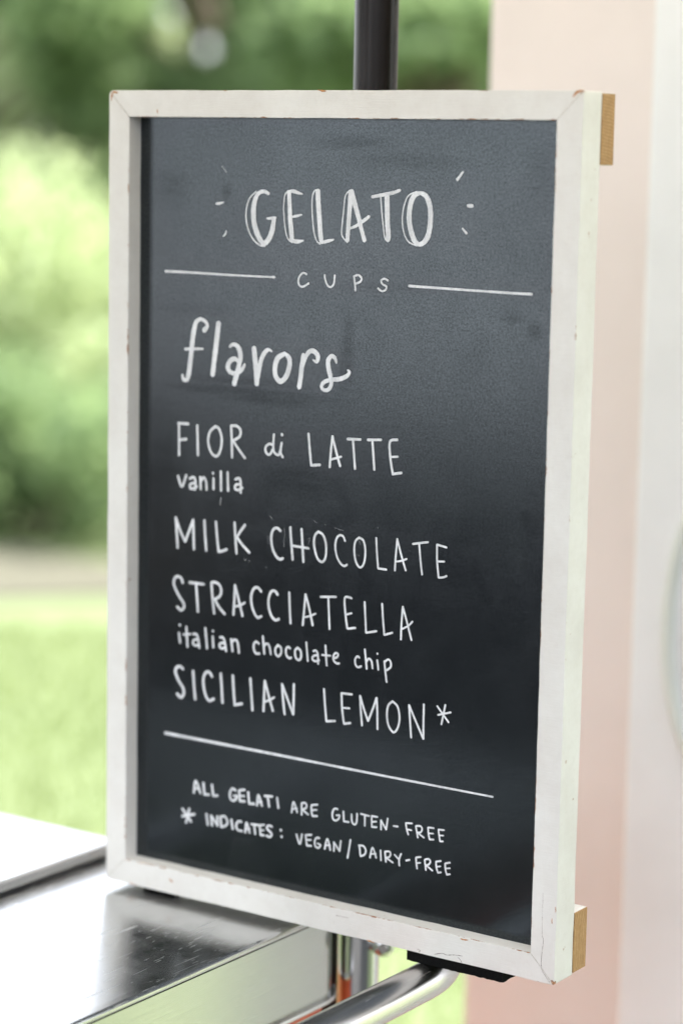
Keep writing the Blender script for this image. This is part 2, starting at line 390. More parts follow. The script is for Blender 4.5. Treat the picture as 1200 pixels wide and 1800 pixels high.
tree(18.6, -1.22, 4.0, 1.3, 1.2, 'slim mid green tree filling the gap left of the pole', M_leaf_mid, 37, 9000, .11)
def hedge_row(x0, y0, x1, y1, h, lab, seed):
    n = int(math.hypot(x1 - x0, y1 - y0) / .45); rnd = random.Random(seed)
    root = empty('added_hedge', ((x0 + x1) / 2, (y0 + y1) / 2, 0), lab, 'hedge')
    cl = [((x0 + (x1 - x0) * i / n - root.location.x, y0 + (y1 - y0) * i / n - root.location.y, zz), (.5, .5, .45), 1) for i in range(n + 1) for zz in np.arange(.35, h, .5)]
    leaves('foliage', cl, 14000, .10, seed, root, M_leaf_hedge)
    bm = bmesh.new()
    for i in range(0, n + 1, 2):
        x = x0 + (x1 - x0) * i / n - root.location.x; y = y0 + (y1 - y0) * i / n - root.location.y
        tube(bm, [(x, y, 0), (x + rnd.uniform(-.1, .1), y, h * .5), (x, y, h * .9)], [.03, .02, .008], 6)
    obj('stems', fin(bm, 'stems', 60), M_bark, root, kind='stuff')
hedge_row(1.3, -7.0, 5.8, -6.2, 2.3, 'tall unseen hedge behind the photographer, added to darken the pole reflections', 41)  # hedge out of view, added to give the pole dark reflections
hedge_row(6.0, -5.6, 6.4, 1.0, 2.4, 'dark unseen hedge right of the cart, added to cut light from that side', 42)  # hedge out of view, added to dim the board's right side face
def hedge():
    cl = []; rnd = random.Random(5)
    for i in range(70):
        s = -16 + 32 * i / 69; x, y = gp(25 + rnd.uniform(-.6, .6), s); cl.append(((x, y, rnd.uniform(.5, 1.5)), (1.0, 1.0, .8), 1))
    o = leaves('far_hedge', cl, 26000, .12, 9, None, M_leaf_mid)
    o['label'] = 'long tall green hedge closing off the far end of the garden'; o['category'] = 'hedge'
hedge()

# ------------------------------------------------------------------ pink wall and white door behind, right
wl = empty('pink_wall', (-.027, .73, 0), 'smooth pale pink rendered wall pier behind the board on the right', 'wall')
bm = box(0, .30, 0, .30, 0, 2.6, .006, 3); obj('render_face', fin(bm), M_pink, wl)
bm = box(-.02, .32, -.02, .32, 2.602, 2.68, .006, 2); obj('coping', fin(bm), M_whitewall, wl)
dr = empty('white_door', (.2165, .675, 0), 'glossy white panel with a faint oval moulding at the right edge, beside the pink wall', 'door')
bm = box(0, .56, 0, .05, 0.01, 2.5, .006, 3); obj('door_leaf', fin(bm), M_whitewall, dr)
def oval(bm, cx, cz, rx, rz, y, rad, n=72):
    ring = []
    for i in range(n):
        t = 2 * math.pi * i / n; c = Vector((cx + rx * math.cos(t), y, cz + rz * math.sin(t))); nn = Vector((math.cos(t), 0, math.sin(t)))
        ring.append([bm.verts.new(c + rad * (math.cos(q) * nn + Vector((0, math.sin(q), 0)))) for q in [2 * math.pi * k / 10 for k in range(10)]])
    for i in range(n):
        for k in range(10): bm.faces.new((ring[i][k], ring[i][(k + 1) % 10], ring[(i + 1) % n][(k + 1) % 10], ring[(i + 1) % n][k]))
bm = bmesh.new(); oval(bm, .118, BZ + .185, .070, .17, -.002, .008); obj('oval_moulding', fin(bm, 'm', 60), M_greyish, dr)
bm = bmesh.new(); oval(bm, .118, BZ + .185, .045, .12, -.002, .004); obj('inner_bead', fin(bm, 'm', 60), M_whitewall, dr)
bm = bmesh.new(); prism(bm, [(.115 + .034 * math.cos(R(a)), BZ + .20 + .06 * math.sin(R(a))) for a in range(0, 360, 10)], 'y', -.006, -.0005); bevel(bm, .002, 2); obj('beige_plaque', fin(bm), M_beige, dr)

# ------------------------------------------------------------------ gelato cart
CT = BZ - .007                      # counter top level
cart = empty('gelato_cart', (0, 0, 0), 'stainless steel topped cart that the chalkboard sign rests on', 'cart')
X0, X1, Y0, Y1 = -1.15, .220, -.62, .108
OUT = rrect(X0, X1, Y0, Y1, .05, 14)
bm = bmesh.new(); prism(bm, OUT, 'z', CT - .0075, CT); bevel(bm, .0035, 6, 60); obj('counter_top', fin(bm, 'c', 9), M_steel_top, cart)
bm = bmesh.new(); prism(bm, rrect(X0 + .0012, X1 - .0012, Y0 + .0012, Y1 - .0012, .049, 14), 'z', CT - .086, CT - .0077); obj('apron', fin(bm, 'c', 9), M_steel_side, cart)
bm = bmesh.new(); prism(bm, rrect(X0 - .003, X1 + .004, Y0 - .003, Y1 + .003, .052, 14), 'z', CT - .0905, CT - .0862); bevel(bm, .0012, 2, 60); obj('steel_lip', fin(bm, 'c', 9), M_steel_tube, cart)
bm = bmesh.new(); prism(bm, rrect(X0 + .012, X1 - .006, Y0 + .012, Y1 - .012, .045, 14), 'z', .17, CT - .0907); obj('body_panel', fin(bm, 'c', 9), M_orange, cart)
# raised lid to the left
bm = bmesh.new(); prism(bm, rrect(-.98, -.054, -.52, .088, .006, 8), 'z', CT + .0035, CT + .016); bevel(bm, .003, 3, 60); obj('steel_lid', fin(bm, 'c', 9), M_steel_top, cart)
bm = bmesh.new(); prism(bm, rrect(-.97, -.062, -.51, .080, .006, 8), 'z', CT + .0005, CT + .0033); obj('lid_gasket', fin(bm, 'c', 9), M_gasket, cart)
# push handle round the end of the cart
hz = BZ - .0266; hr = .0171; hx = .3668
def arc(cx, cy, r, a0, a1, n=12): return [(cx + r * math.cos(R(a0 + (a1 - a0) * i / n)), cy + r * math.sin(R(a0 + (a1 - a0) * i / n)), hz) for i in range(n + 1)]
pts = [(.225, -.575, hz), (.26, -.575, hz)] + arc(hx - .085, -.490, .085, -90, 0) + [(hx, -.42 + .06 * i, hz) for i in range(7)] + arc(hx - .130, .001, .130, 0, 90, 20) + [(.2290, .131, hz)]
bm = bmesh.new(); tube(bm, pts, hr, 32); obj('push_handle', fin(bm, 'h', 50), M_steel_tube, cart)
# sleeve that carries the umbrella
PX, PY = .2060, .137
bm = bmesh.new(); tube(bm, [(PX, PY, BZ - .55), (PX, PY, BZ - .2), (PX, PY, BZ + .22)], .0213, 40); obj('pole_sleeve', fin(bm, 's', 50), M_steel_sleeve, cart)
bm = box(.165, .195, .120, .140, BZ - .3, BZ - .01, .002); obj('sleeve_bracket', fin(bm), M_dark, cart)
kc = Vector((.2370, .1350, BZ - .0570)); kd = Vector((.55, -.82, 0)).normalized()
bm = bmesh.new(); tube(bm, [kc - kd * .012, kc - kd * .006, kc + kd * .001, kc + kd * .004, kc + kd * .0055], [.0085, .0105, .0105, .0085, .004], 28)
obj('clamp_knob', fin(bm, 'k', 40), M_steel_sleeve, cart)
bm = bmesh.new(); tube(bm, [kc + kd * .0054, kc + kd * .0080], [.0048, .004], 20); obj('knob_screw', fin(bm, 'k', 40), M_steel_tube, cart)
for i, (cx, cy) in enumerate(((-1.0, -.5), (-1.0, 0), (.08, -.5), (.08, 0))):
    bm = bmesh.new(); tube(bm, [(cx, cy - .018, .075), (cx, cy + .018, .075)], .075, 24); wv = obj('wheel', fin(bm, 'w', 40), M_dark, cart)

# ------------------------------------------------------------------ umbrella
um = empty('cart_umbrella', (PX, PY, 0), 'umbrella on a dark bronze pole rising right behind the chalkboard', 'umbrella')
bm = bmesh.new(); tube(bm, [(0, 0, BZ - .2), (0, 0, BZ + .5), (0, 0, BZ + 1.62)], .0205, 48); obj('pole', fin(bm, 'p', 50), M_bronze, um)
RU, ZR, ZT = 1.14, BZ + 1.32, BZ + 1.66
bm = bmesh.new(); NU = 8
rim = [bm.verts.new((RU * math.cos(2 * math.pi * (i + .5) / NU), RU * math.sin(2 * math.pi * (i + .5) / NU), ZR)) for i in range(NU)]; ap = bm.verts.new((0, 0, ZT))
low = [bm.verts.new((v.co.x * 1.005, v.co.y * 1.005, ZR - .14)) for v in rim]
for i in range(NU):
    bm.faces.new((rim[i], rim[(i + 1) % NU], ap)); bm.faces.new((low[i], low[(i + 1) % NU], rim[(i + 1) % NU], rim[i]))
bmesh.ops.solidify(bm, geom=bm.faces[:], thickness=.002); obj('canopy', fin(bm, 'c', 20), M_canopy, um)
for i in range(NU):
    a = 2 * math.pi * (i + .5) / NU
    bm = bmesh.new(); tube(bm, [(.02 * math.cos(a), .02 * math.sin(a), ZT - .02), (RU * math.cos(a) * .98, RU * math.sin(a) * .98, ZR - .012)], .006, 8); obj('rib', fin(bm), M_bronze, um)

# ------------------------------------------------------------------ the chalkboard
LETTERING = [
  ('hand-lettered word GELATO in thick strokes with thin shadow outlines',
   [[(158.7,670.1,1.46),(152.4,664.9,1.46),(148.9,657.5,1.47),(147.7,648.0,1.47),(149.3,639.3,1.47),(152.9,631.4,1.47),(158.5,625.1,1.46),(164.9,621.7,1.46),(169.4,621.4,1.46)],
   [(172.4,668.7,3.55),(168.6,670.3,3.55),(164.1,669.9,3.88),(160.0,667.0,4.53),(157.0,659.9,5.52),(156.1,651.2,5.85),(157.3,641.1,5.85),(161.5,631.0,5.85),(167.6,623.9,5.19),(173.0,627.0,5.5),(177.0,634.4,5.81),(178.5,641.0,5.48),(179.3,646.4,4.83)],
   [(171.4,646.4,1.94),(176.2,646.7,2.9),(181.1,647.4,1.93)],
   [(194.6,671.7,1.28),(191.1,668.0,1.28),(189.8,657.9,1.28),(190.6,646.4,1.28),(192.6,634.9,1.28),(195.4,628.5,1.28),(199.9,625.8,1.28)],
   [(195.5,670.3,4.79),(196.2,660.9,4.79),(197.2,646.6,5.12),(198.8,635.1,5.44),(199.3,628.7,5.12)],
   [(193.7,671.2,1.92),(199.9,671.4,3.51),(205.2,670.1,2.86),(209.7,669.3,1.27)],
   [(199.4,648.7,1.92),(203.9,649.5,2.55),(209.5,650.8,1.27)],
   [(199.3,628.0,3.84),(204.3,626.7,4.16),(211.4,627.8,1.59)],
   [(228.0,673.0,1.26),(223.7,672.8,1.26),(220.8,667.3,1.27),(220.7,655.9,1.27),(222.0,643.1,1.27),(224.0,633.1,1.27),(226.9,627.5,1.27),(229.9,625.4,1.27)],
   [(226.7,671.7,5.36),(227.4,661.8,5.37),(228.9,647.6,5.37),(230.2,634.7,5.37),(231.1,629.1,4.74)],
   [(229.0,626.1,1.9),(236.0,627.8,3.47),(244.3,629.8,1.89)],
   [(260.8,673.6,1.24),(256.3,668.2,1.25),(254.8,655.4,1.25),(253.4,642.6,1.25),(253.2,634.8,1.25),(255.4,631.3,1.25),(259.2,627.9,1.25)],
   [(262.0,671.8,5.29),(261.5,662.7,5.29),(260.8,651.3,4.99),(260.0,640.0,4.68),(259.5,630.1,4.69)],
   [(263.0,672.3,5.28),(266.2,662.8,5.28),(270.8,650.2,4.97),(274.4,639.0,4.66),(277.4,630.7,4.35)],
   [(259.3,639.7,2.19),(267.5,642.3,2.8),(276.0,647.3,3.41),(281.5,651.1,3.09)],
   [(300.2,669.2,5.51),(300.8,658.1,5.52),(301.4,645.5,5.53),(302.4,635.7,5.53),(302.1,632.2,5.22)],
   [(293.8,668.4,1.23),(295.1,656.5,1.23),(296.7,645.4,1.23),(298.0,637.0,1.23),(299.4,632.1,1.23),(302.2,630.1,1.23)],
   [(285.3,668.6,3.08),(295.8,670.5,3.38),(305.8,672.4,3.36),(313.3,674.8,2.74)],
   [(330.7,674.1,1.21),(322.5,670.5,1.21),(318.6,662.8,1.22),(316.7,653.0,1.22),(317.4,643.2,1.22),(320.2,635.0,1.22),(324.5,630.2,1.22),(332.0,627.6,1.22)],
   [(333.3,672.8,3.93),(328.4,670.6,5.15),(324.7,662.9,5.46),(323.7,651.8,5.47),(325.3,642.1,5.47),(329.4,632.5,5.47),(334.5,629.0,4.25),(340.2,631.5,5.15),(344.1,638.5,5.44),(345.6,651.0,5.42),(344.6,662.1,5.42),(340.8,670.2,4.82),(335.7,672.9,3.92),(332.8,672.7,3.02)]]),
  ('small burst tick beside the title',
   [[(113.5,658.1,1.65),(117.6,658.5,2.47),(121.8,659.6,1.32)]]),
  ('small burst tick beside the title',
   [[(125.2,633.5,1.15),(124.5,630.8,1.81),(122.1,628.6,0.82)]]),
  ('small burst tick beside the title',
   [[(377.1,691.9,1.78),(371.8,685.4,2.67)]]),
  ('small burst tick beside the title',
   [[(378.2,643.8,1.79),(382.1,640.1,2.38)]]),
  ('small burst tick beside the title',
   [[(383.3,663.4,2.96),(387.0,663.3,3.25)]]),
  ('small spaced word CUPS',
   [[(215.9,598.0,1.92),(212.5,599.1,1.92),(208.5,595.9,1.92),(207.1,591.5,1.92),(208.6,587.6,1.92),(212.2,586.6,1.92),(218.3,589.8,1.91)],
   [(235.7,598.0,1.9),(236.7,593.5,1.9),(239.5,588.6,1.9),(243.0,587.8,1.9),(245.9,591.0,1.89),(246.7,598.2,1.89)],
   [(267.3,598.4,2.03),(268.4,592.1,2.03),(269.2,586.1,2.03)],
   [(267.3,598.4,2.03),(272.0,599.6,2.03),(275.5,596.9,2.03),(273.8,593.7,2.03),(268.7,591.8,2.03)],
   [(303.1,596.2,1.85),(299.3,597.7,1.85),(296.0,595.6,1.86),(297.7,592.7,1.86),(301.8,591.0,1.85),(300.9,587.9,1.85),(297.0,586.7,1.86),(293.1,588.9,1.86)]]),
  ('ruled line left of the word CUPS',
   [[(55.5,593.9,2.55),(85.6,594.0,2.18),(132.4,593.6,1.81),(178.1,593.8,1.62)],
   [(179.1,593.9,2.43),(180.6,593.8,2.43)]]),
  ('ruled line right of the word CUPS',
   [[(325.5,592.5,2.45),(382.3,591.7,2.09),(433.4,591.1,2.19),(448.0,591.2,2.47)]]),
  ('curly lower case word flavors in broad strokes',
   [[(101.5,541.5,5.7),(104.8,545.7,4.02),(102.3,549.6,3.69),(96.7,551.4,3.69),(91.6,547.9,4.71),(89.2,539.6,5.73),(87.5,529.0,5.74),(86.3,518.4,5.75),(84.9,507.7,5.76),(83.4,498.6,5.43),(81.2,493.9,4.42),(77.4,494.2,4.08),(76.2,497.8,2.72)],
   [(79.4,522.5,2.71),(88.5,523.3,3.04),(99.8,524.0,2.02)],
   [(117.5,548.0,6.0),(116.2,538.1,6.01),(114.5,524.6,6.02),(112.8,512.5,5.7),(111.4,501.2,5.71)],
   [(131.2,528.0,2.99),(133.8,529.9,3.65),(138.1,529.6,4.31),(141.8,525.9,5.63),(143.2,518.9,5.63),(141.2,509.9,5.3),(138.5,500.8,5.65),(136.6,494.2,5.66)],
   [(141.5,514.3,3.31),(136.4,517.0,4.65),(130.9,514.0,5.32),(128.9,508.3,5.33),(132.9,504.0,4.66),(139.4,504.1,4.32),(144.9,507.4,4.31),(148.1,512.4,2.64)],
   [(158.6,527.6,5.59),(159.8,518.5,5.92),(161.5,506.8,5.92),(162.2,496.1,5.6)],
   [(162.7,496.5,3.95),(164.2,506.9,4.93),(166.8,517.4,4.92),(170.3,524.3,4.58),(174.8,527.8,3.59),(178.6,526.4,1.63)],
   [(192.9,525.0,4.22),(185.2,520.4,5.54),(182.5,511.1,5.55),(183.7,503.8,5.55),(188.9,499.7,5.21),(195.1,504.6,5.52),(198.5,513.6,5.51),(198.4,520.9,5.18),(194.2,524.7,3.89),(191.1,524.0,2.27)],
   [(213.9,524.8,4.83),(212.3,514.5,5.48),(211.1,504.2,5.17),(209.8,496.3,5.5)],
   [(213.7,514.6,2.58),(216.2,523.2,4.18),(220.6,528.8,4.49),(225.9,529.2,4.8),(229.8,525.1,5.12),(228.7,520.2,3.84),(224.6,521.4,1.6)],
   [(250.0,520.5,1.91),(248.5,524.3,3.81),(244.8,526.4,4.13),(241.2,522.1,5.1),(241.7,514.9,5.1),(243.9,507.9,5.1),(244.8,500.7,4.46),(241.6,495.8,3.83),(236.3,495.4,3.52),(234.4,498.9,3.84),(237.9,502.8,3.84),(245.8,505.1,4.14),(254.5,506.4,4.44),(261.7,509.5,4.11),(264.4,513.3,3.16),(262.5,514.6,1.9)]]),
  ('hand-lettered word FIOR',
   [[(71.5,452.3,2.75),(83.3,452.5,2.74)],
   [(72.4,452.0,2.75),(72.6,437.0,2.75),(72.8,422.2,2.76)],
   [(73.3,436.6,2.75),(81.1,438.0,2.74)],
   [(94.0,451.8,2.73),(94.6,438.8,2.73),(95.2,424.2,2.73)],
   [(115.5,452.6,2.7),(109.2,447.4,2.71),(107.0,437.9,2.72),(110.7,427.9,2.72),(117.5,425.0,2.71),(122.0,432.6,2.7),(122.8,442.9,2.7),(119.4,451.1,2.7),(114.8,452.5,2.7)],
   [(133.5,454.2,2.68),(134.4,442.0,2.69),(135.1,425.4,2.69)],
   [(133.5,454.6,2.68),(139.7,455.1,2.68),(144.3,451.7,2.67),(143.5,445.6,2.68),(135.8,441.0,2.69)],
   [(136.2,440.7,2.69),(143.5,432.6,2.68),(149.8,426.3,2.68)]]),
  ('hand-lettered word di',
   [[(181.3,440.8,2.44),(177.5,441.5,2.44),(173.2,437.9,2.45),(174.2,432.8,2.45),(178.1,431.7,2.44),(181.4,436.7,2.44)],
   [(182.5,450.4,2.43),(182.0,441.4,2.44),(182.8,434.6,2.44),(187.8,432.1,2.43),(189.9,436.5,2.43),(191.4,443.4,2.43)],
   [(191.4,443.4,2.43),(190.4,434.8,2.43),(192.7,430.7,2.43)],
   [(191.4,451.5,2.83),(191.7,451.0,2.83)]]),
  ('hand-lettered word LATTE',
   [[(221.1,454.3,2.6),(222.7,440.2,2.6),(224.6,426.2,2.6)],
   [(224.6,425.9,2.6),(234.0,427.1,2.59)],
   [(245.0,426.2,2.58),(245.8,438.6,2.58),(247.4,454.0,2.57)],
   [(245.2,432.8,2.18),(257.1,436.5,2.17)],
   [(247.4,454.0,2.57),(251.6,440.9,2.57),(256.2,428.3,2.57)],
   [(263.9,453.1,2.55),(277.6,453.8,2.54)],
   [(269.7,452.8,2.55),(271.0,440.7,2.55),(272.4,427.2,2.55)],
   [(285.7,454.1,2.53),(299.5,455.3,2.52)],
   [(290.4,454.0,2.53),(291.8,440.7,2.53),(293.1,428.2,2.53)],
   [(316.3,456.7,2.5),(308.8,454.3,2.51),(309.5,440.5,2.51),(312.4,426.2,2.51)],
   [(310.2,440.9,2.12),(317.3,441.7,2.12)],
   [(312.4,425.8,2.51),(321.4,427.7,2.5)]]),
  ('small lower case word vanilla',
   [[(71.8,402.0,2.79),(76.3,392.5,2.79),(81.4,403.5,2.78)],
   [(85.9,401.0,2.78),(90.5,402.7,2.77),(92.6,398.8,2.77),(91.9,391.3,2.77)],
   [(90.6,397.3,2.77),(86.4,395.7,2.78),(86.5,392.0,2.78),(90.6,392.0,2.78),(94.2,394.4,2.77)],
   [(98.2,403.4,2.76),(98.9,392.5,2.77)],
   [(99.1,400.2,2.76),(102.4,403.6,2.76),(105.0,399.9,2.76),(105.8,392.6,2.76)],
   [(113.7,403.6,2.75),(113.8,393.9,2.75)],
   [(113.1,408.7,2.75),(113.1,408.3,2.75)],
   [(122.2,410.9,2.74),(122.7,393.3,2.74)],
   [(130.1,410.8,2.73),(130.9,393.9,2.73)],
   [(139.5,405.3,2.72),(143.8,406.6,2.72),(145.4,402.0,2.72),(145.5,393.5,2.72)],
   [(143.9,401.1,2.72),(139.6,400.0,2.72),(138.9,396.5,2.72),(142.7,395.6,2.72),(147.2,398.1,2.72)]]),
  ('hand-lettered word MILK',
   [[(72.1,334.0,2.91),(70.7,349.6,2.91),(69.6,361.8,2.91)],
   [(69.6,362.0,2.91),(75.2,350.1,2.91),(80.9,340.9,2.9)],
   [(81.2,340.9,2.9),(86.2,352.4,2.89),(90.2,362.0,2.89)],
   [(90.4,362.0,2.89),(91.0,348.2,2.89),(91.6,334.6,2.89)],
   [(103.7,362.8,2.87),(104.7,348.5,2.87),(106.2,335.0,2.88)],
   [(117.2,363.0,2.86),(118.7,348.8,2.86),(120.7,335.4,2.86)],
   [(121.0,335.2,2.86),(125.8,336.5,2.85),(129.8,338.3,2.85)],
   [(139.0,364.6,2.83),(140.2,349.9,2.84),(141.6,336.1,2.84)],
   [(150.9,363.5,2.82),(145.6,356.8,2.83),(141.7,351.0,2.83)],
   [(141.9,351.0,2.83),(148.6,344.4,2.83),(156.3,338.4,2.82)]]),
  ('hand-lettered word CHOCOLATE',
   [[(191.3,362.4,2.78),(188.5,364.5,2.78),(184.3,363.5,2.78),(181.7,358.9,2.79),(181.4,352.0,2.79),(183.3,344.1,2.79),(186.9,338.5,2.79),(191.1,335.9,2.79),(194.6,337.1,2.78)],
   [(202.6,366.6,2.76),(204.0,352.1,2.77),(205.7,337.4,2.77)],
   [(205.7,350.0,2.51),(223.1,349.5,2.5)],
   [(215.2,366.2,2.75),(216.5,351.2,2.75),(217.7,336.5,2.76)],
   [(234.1,366.0,2.48),(230.5,362.8,2.49),(229.1,356.4,2.49),(230.4,348.6,2.49),(233.7,341.0,2.49),(238.5,338.6,2.49),(241.8,342.4,2.48),(242.8,349.9,2.48),(241.9,357.7,2.48),(238.6,364.0,2.48),(233.8,365.9,2.48)],
   [(263.1,360.8,2.21),(261.0,364.6,2.21),(257.2,365.1,2.21),(253.9,361.8,2.22),(252.7,354.4,2.22),(254.6,345.6,2.22),(258.8,339.5,2.22),(262.9,337.7,2.22),(265.6,339.1,2.21)],
   [(278.3,365.1,2.2),(274.4,361.8,2.2),(273.1,354.4,2.2),(274.3,345.5,2.2),(277.1,339.8,2.2),(280.3,338.3,2.2),(283.6,342.0,2.2),(285.1,350.1,2.19),(284.6,357.8,2.19),(282.4,363.5,2.19),(278.1,365.1,2.2)],
   [(296.5,366.7,2.18),(297.5,353.7,2.18),(299.1,339.8,2.18)],
   [(299.4,339.5,2.18),(307.8,339.5,2.18)],
   [(317.0,339.9,2.17),(317.6,353.6,2.17),(318.8,368.0,2.16)],
   [(318.6,348.0,1.93),(323.6,349.2,1.92),(329.0,351.4,1.92)],
   [(318.8,368.0,2.16),(323.4,354.3,2.16),(328.3,341.2,2.16)],
   [(335.4,365.6,2.15),(350.8,368.9,2.13)],
   [(341.9,366.6,2.14),(343.5,353.2,2.14),(345.6,339.5,2.14)],
   [(360.4,367.5,2.13),(360.9,352.9,2.13),(362.8,338.9,2.13)],
   [(370.1,366.3,2.12),(360.7,367.7,2.13)],
   [(361.4,352.8,1.89),(368.2,353.5,1.89)],
   [(363.1,338.7,2.13),(367.6,339.4,2.13),(370.9,340.9,2.12)]]),
  ('line of tall capitals reading STRACCIATELLA',
   [[(78.4,300.9,2.92),(76.4,305.0,2.92),(71.9,306.1,2.92),(68.5,303.1,2.93),(68.2,297.1,2.93),(73.6,288.3,2.92),(79.3,281.8,2.92),(80.3,277.2,2.92),(76.7,274.0,2.93),(72.5,276.6,2.93)],
   [(86.8,302.0,2.91),(103.4,302.2,2.89)],
   [(94.4,302.4,2.9),(95.8,288.6,2.9),(97.0,275.3,2.9)],
   [(116.2,276.2,2.88),(114.1,290.8,2.88),(112.7,304.5,2.88)],
   [(113.1,305.0,2.88),(117.5,305.6,2.87),(122.3,303.5,2.87),(124.3,297.9,2.87),(122.0,292.5,2.87),(116.6,289.5,2.88)],
   [(116.9,289.1,2.88),(122.2,282.3,2.87),(128.5,276.9,2.87)],
   [(138.9,277.6,2.86),(139.7,291.5,2.85),(140.3,305.4,2.85)],
   [(140.3,305.4,2.85),(144.8,292.1,2.85),(149.4,277.7,2.85)],
   [(139.8,285.3,2.34),(146.6,287.3,2.33),(151.7,290.4,2.32)],
   [(170.3,303.4,2.82),(167.0,306.4,2.82),(162.3,305.1,2.82),(159.3,298.6,2.83),(159.7,290.5,2.83),(162.7,282.7,2.83),(166.8,278.2,2.83),(171.0,279.9,2.82)],
   [(189.2,302.7,2.8),(186.1,305.6,2.8),(181.9,304.3,2.8),(179.2,297.5,2.81),(179.6,289.4,2.81),(182.8,281.7,2.81),(187.2,278.4,2.81),(191.2,279.9,2.8)],
   [(202.5,306.1,2.53),(203.4,291.2,2.53),(204.5,277.7,2.53)],
   [(218.2,277.7,2.52),(219.5,292.0,2.52),(220.8,306.4,2.51)],
   [(220.8,306.4,2.51),(225.2,293.9,2.51),(229.2,279.1,2.51)],
   [(219.5,285.1,2.01),(226.0,287.1,2.01),(232.0,290.0,2.0)],
   [(237.8,306.4,2.24),(254.1,308.3,2.23)],
   [(246.0,306.9,2.24),(247.0,292.4,2.24),(248.0,278.0,2.24)],
   [(271.4,309.1,2.22),(268.3,309.7,2.22),(264.0,308.2,2.22),(265.0,294.7,2.22),(267.3,281.4,2.23)],
   [(267.7,280.7,2.22),(275.8,282.4,2.22)],
   [(266.2,293.5,1.98),(271.4,295.3,1.97)],
   [(285.5,307.2,2.2),(286.5,294.0,2.21),(287.7,279.7,2.21)],
   [(288.1,279.6,2.21),(298.7,282.3,2.2)],
   [(304.3,307.8,2.19),(305.6,294.1,2.19),(307.2,280.2,2.19)],
   [(307.6,280.1,2.19),(315.6,283.1,2.18)],
   [(325.0,278.3,2.18),(325.3,293.3,2.17),(326.3,307.9,2.17)],
   [(326.3,307.9,2.17),(330.9,295.1,2.17),(336.1,279.2,2.17)],
   [(326.1,288.0,1.93),(332.3,291.4,1.93),(336.7,295.8,1.92)]]),
  ('hand-lettered word italian',
   [[(74.5,251.5,2.56),(75.8,242.7,2.57)],
   [(75.3,259.6,2.82),(75.4,259.3,2.82)],
   [(80.1,250.9,2.3),(88.1,252.4,2.3)],
   [(83.3,258.6,2.55),(84.9,239.9,2.56)],
   [(96.5,248.3,2.54),(92.3,247.0,2.55),(91.5,243.4,2.55),(94.9,242.1,2.55),(98.3,243.7,2.54)],
   [(91.9,252.9,2.55),(95.5,253.1,2.54),(97.6,248.8,2.54),(99.1,240.7,2.54)],
   [(106.0,260.2,2.53),(108.3,241.3,2.54)],
   [(114.8,253.3,2.53),(115.8,243.4,2.53)],
   [(115.0,258.8,2.78),(115.1,258.6,2.78)],
   [(127.9,249.0,2.52),(124.0,248.2,2.52),(123.0,245.0,2.52),(125.8,243.4,2.52),(129.3,244.8,2.51)],
   [(123.6,253.9,2.52),(127.1,254.1,2.51),(129.2,249.5,2.51),(130.8,241.8,2.51)],
   [(136.6,253.7,2.51),(138.4,242.6,2.51)],
   [(137.4,251.0,2.51),(141.0,254.0,2.5),(144.1,251.8,2.5),(145.9,242.0,2.5)]]),
  ('hand-lettered word chocolate',
   [[(168.5,253.9,2.48),(165.8,255.3,2.48),(163.1,252.7,2.48),(163.1,247.8,2.48),(165.5,244.2,2.48),(169.4,244.4,2.48)],
   [(173.2,261.3,2.47),(175.2,245.2,2.47)],
   [(174.8,252.5,2.47),(178.0,255.2,2.47),(180.8,253.0,2.46),(182.6,245.8,2.46)],
   [(190.9,255.2,2.45),(187.9,252.0,2.46),(188.0,247.2,2.46),(191.1,244.7,2.46),(194.2,248.1,2.45),(194.1,253.1,2.45),(190.7,255.2,2.45)],
   [(204.4,254.2,2.44),(201.7,255.0,2.44),(199.7,252.2,2.45),(200.4,247.2,2.45),(203.2,244.8,2.45),(205.7,245.4,2.44)],
   [(213.1,255.7,2.43),(210.1,252.8,2.44),(210.9,246.4,2.44),(214.6,244.4,2.44),(217.0,247.8,2.43),(216.2,253.6,2.43),(212.8,255.7,2.43)],
   [(222.5,261.9,2.22),(224.5,245.1,2.23)],
   [(234.6,251.7,2.22),(230.6,250.4,2.22),(229.6,247.6,2.22),(232.5,245.8,2.22),(237.1,247.4,2.22)],
   [(230.5,254.9,2.22),(233.0,255.9,2.22),(235.2,253.1,2.22),(236.0,243.9,2.22)],
   [(240.1,252.6,1.95),(249.2,253.2,1.94)],
   [(243.6,261.7,2.21),(245.4,243.7,2.21)],
   [(253.3,251.4,2.2),(257.0,253.1,2.2),(257.6,255.9,2.2),(255.1,256.5,2.2),(252.6,253.4,2.2),(253.2,249.0,2.2),(256.7,247.0,2.2),(258.9,247.4,2.2)]]),
  ('hand-lettered word chip',
   [[(281.0,255.7,2.18),(278.9,256.6,2.18),(276.5,253.7,2.18),(276.9,248.9,2.18),(279.8,246.6,2.18),(283.0,248.0,2.18)],
   [(286.8,263.9,2.17),(289.2,246.7,2.17)],
   [(288.9,253.0,2.17),(291.4,256.3,2.17),(294.3,253.8,2.17),(295.4,247.9,2.17)],
   [(300.3,262.0,2.29),(300.4,261.8,2.29)],
   [(300.4,255.8,2.16),(301.7,247.6,2.16)],
   [(308.0,255.9,2.15),(309.3,246.7,2.15),(310.9,237.5,2.16)],
   [(308.3,255.3,2.15),(312.1,258.3,2.15),(314.9,256.0,2.15),(314.7,251.5,2.15),(310.3,248.0,2.15)]]),
  ('hand-lettered word SICILIAN',
   [[(79.5,217.6,3.08),(75.9,219.5,3.09),(71.9,217.5,3.09),(70.6,213.0,3.09),(74.6,205.4,3.09),(80.1,198.7,3.09),(80.9,193.6,3.09),(77.6,189.3,3.09),(73.1,192.2,3.1)],
   [(91.9,216.8,3.07),(93.2,203.4,3.07),(94.8,190.3,3.07)],
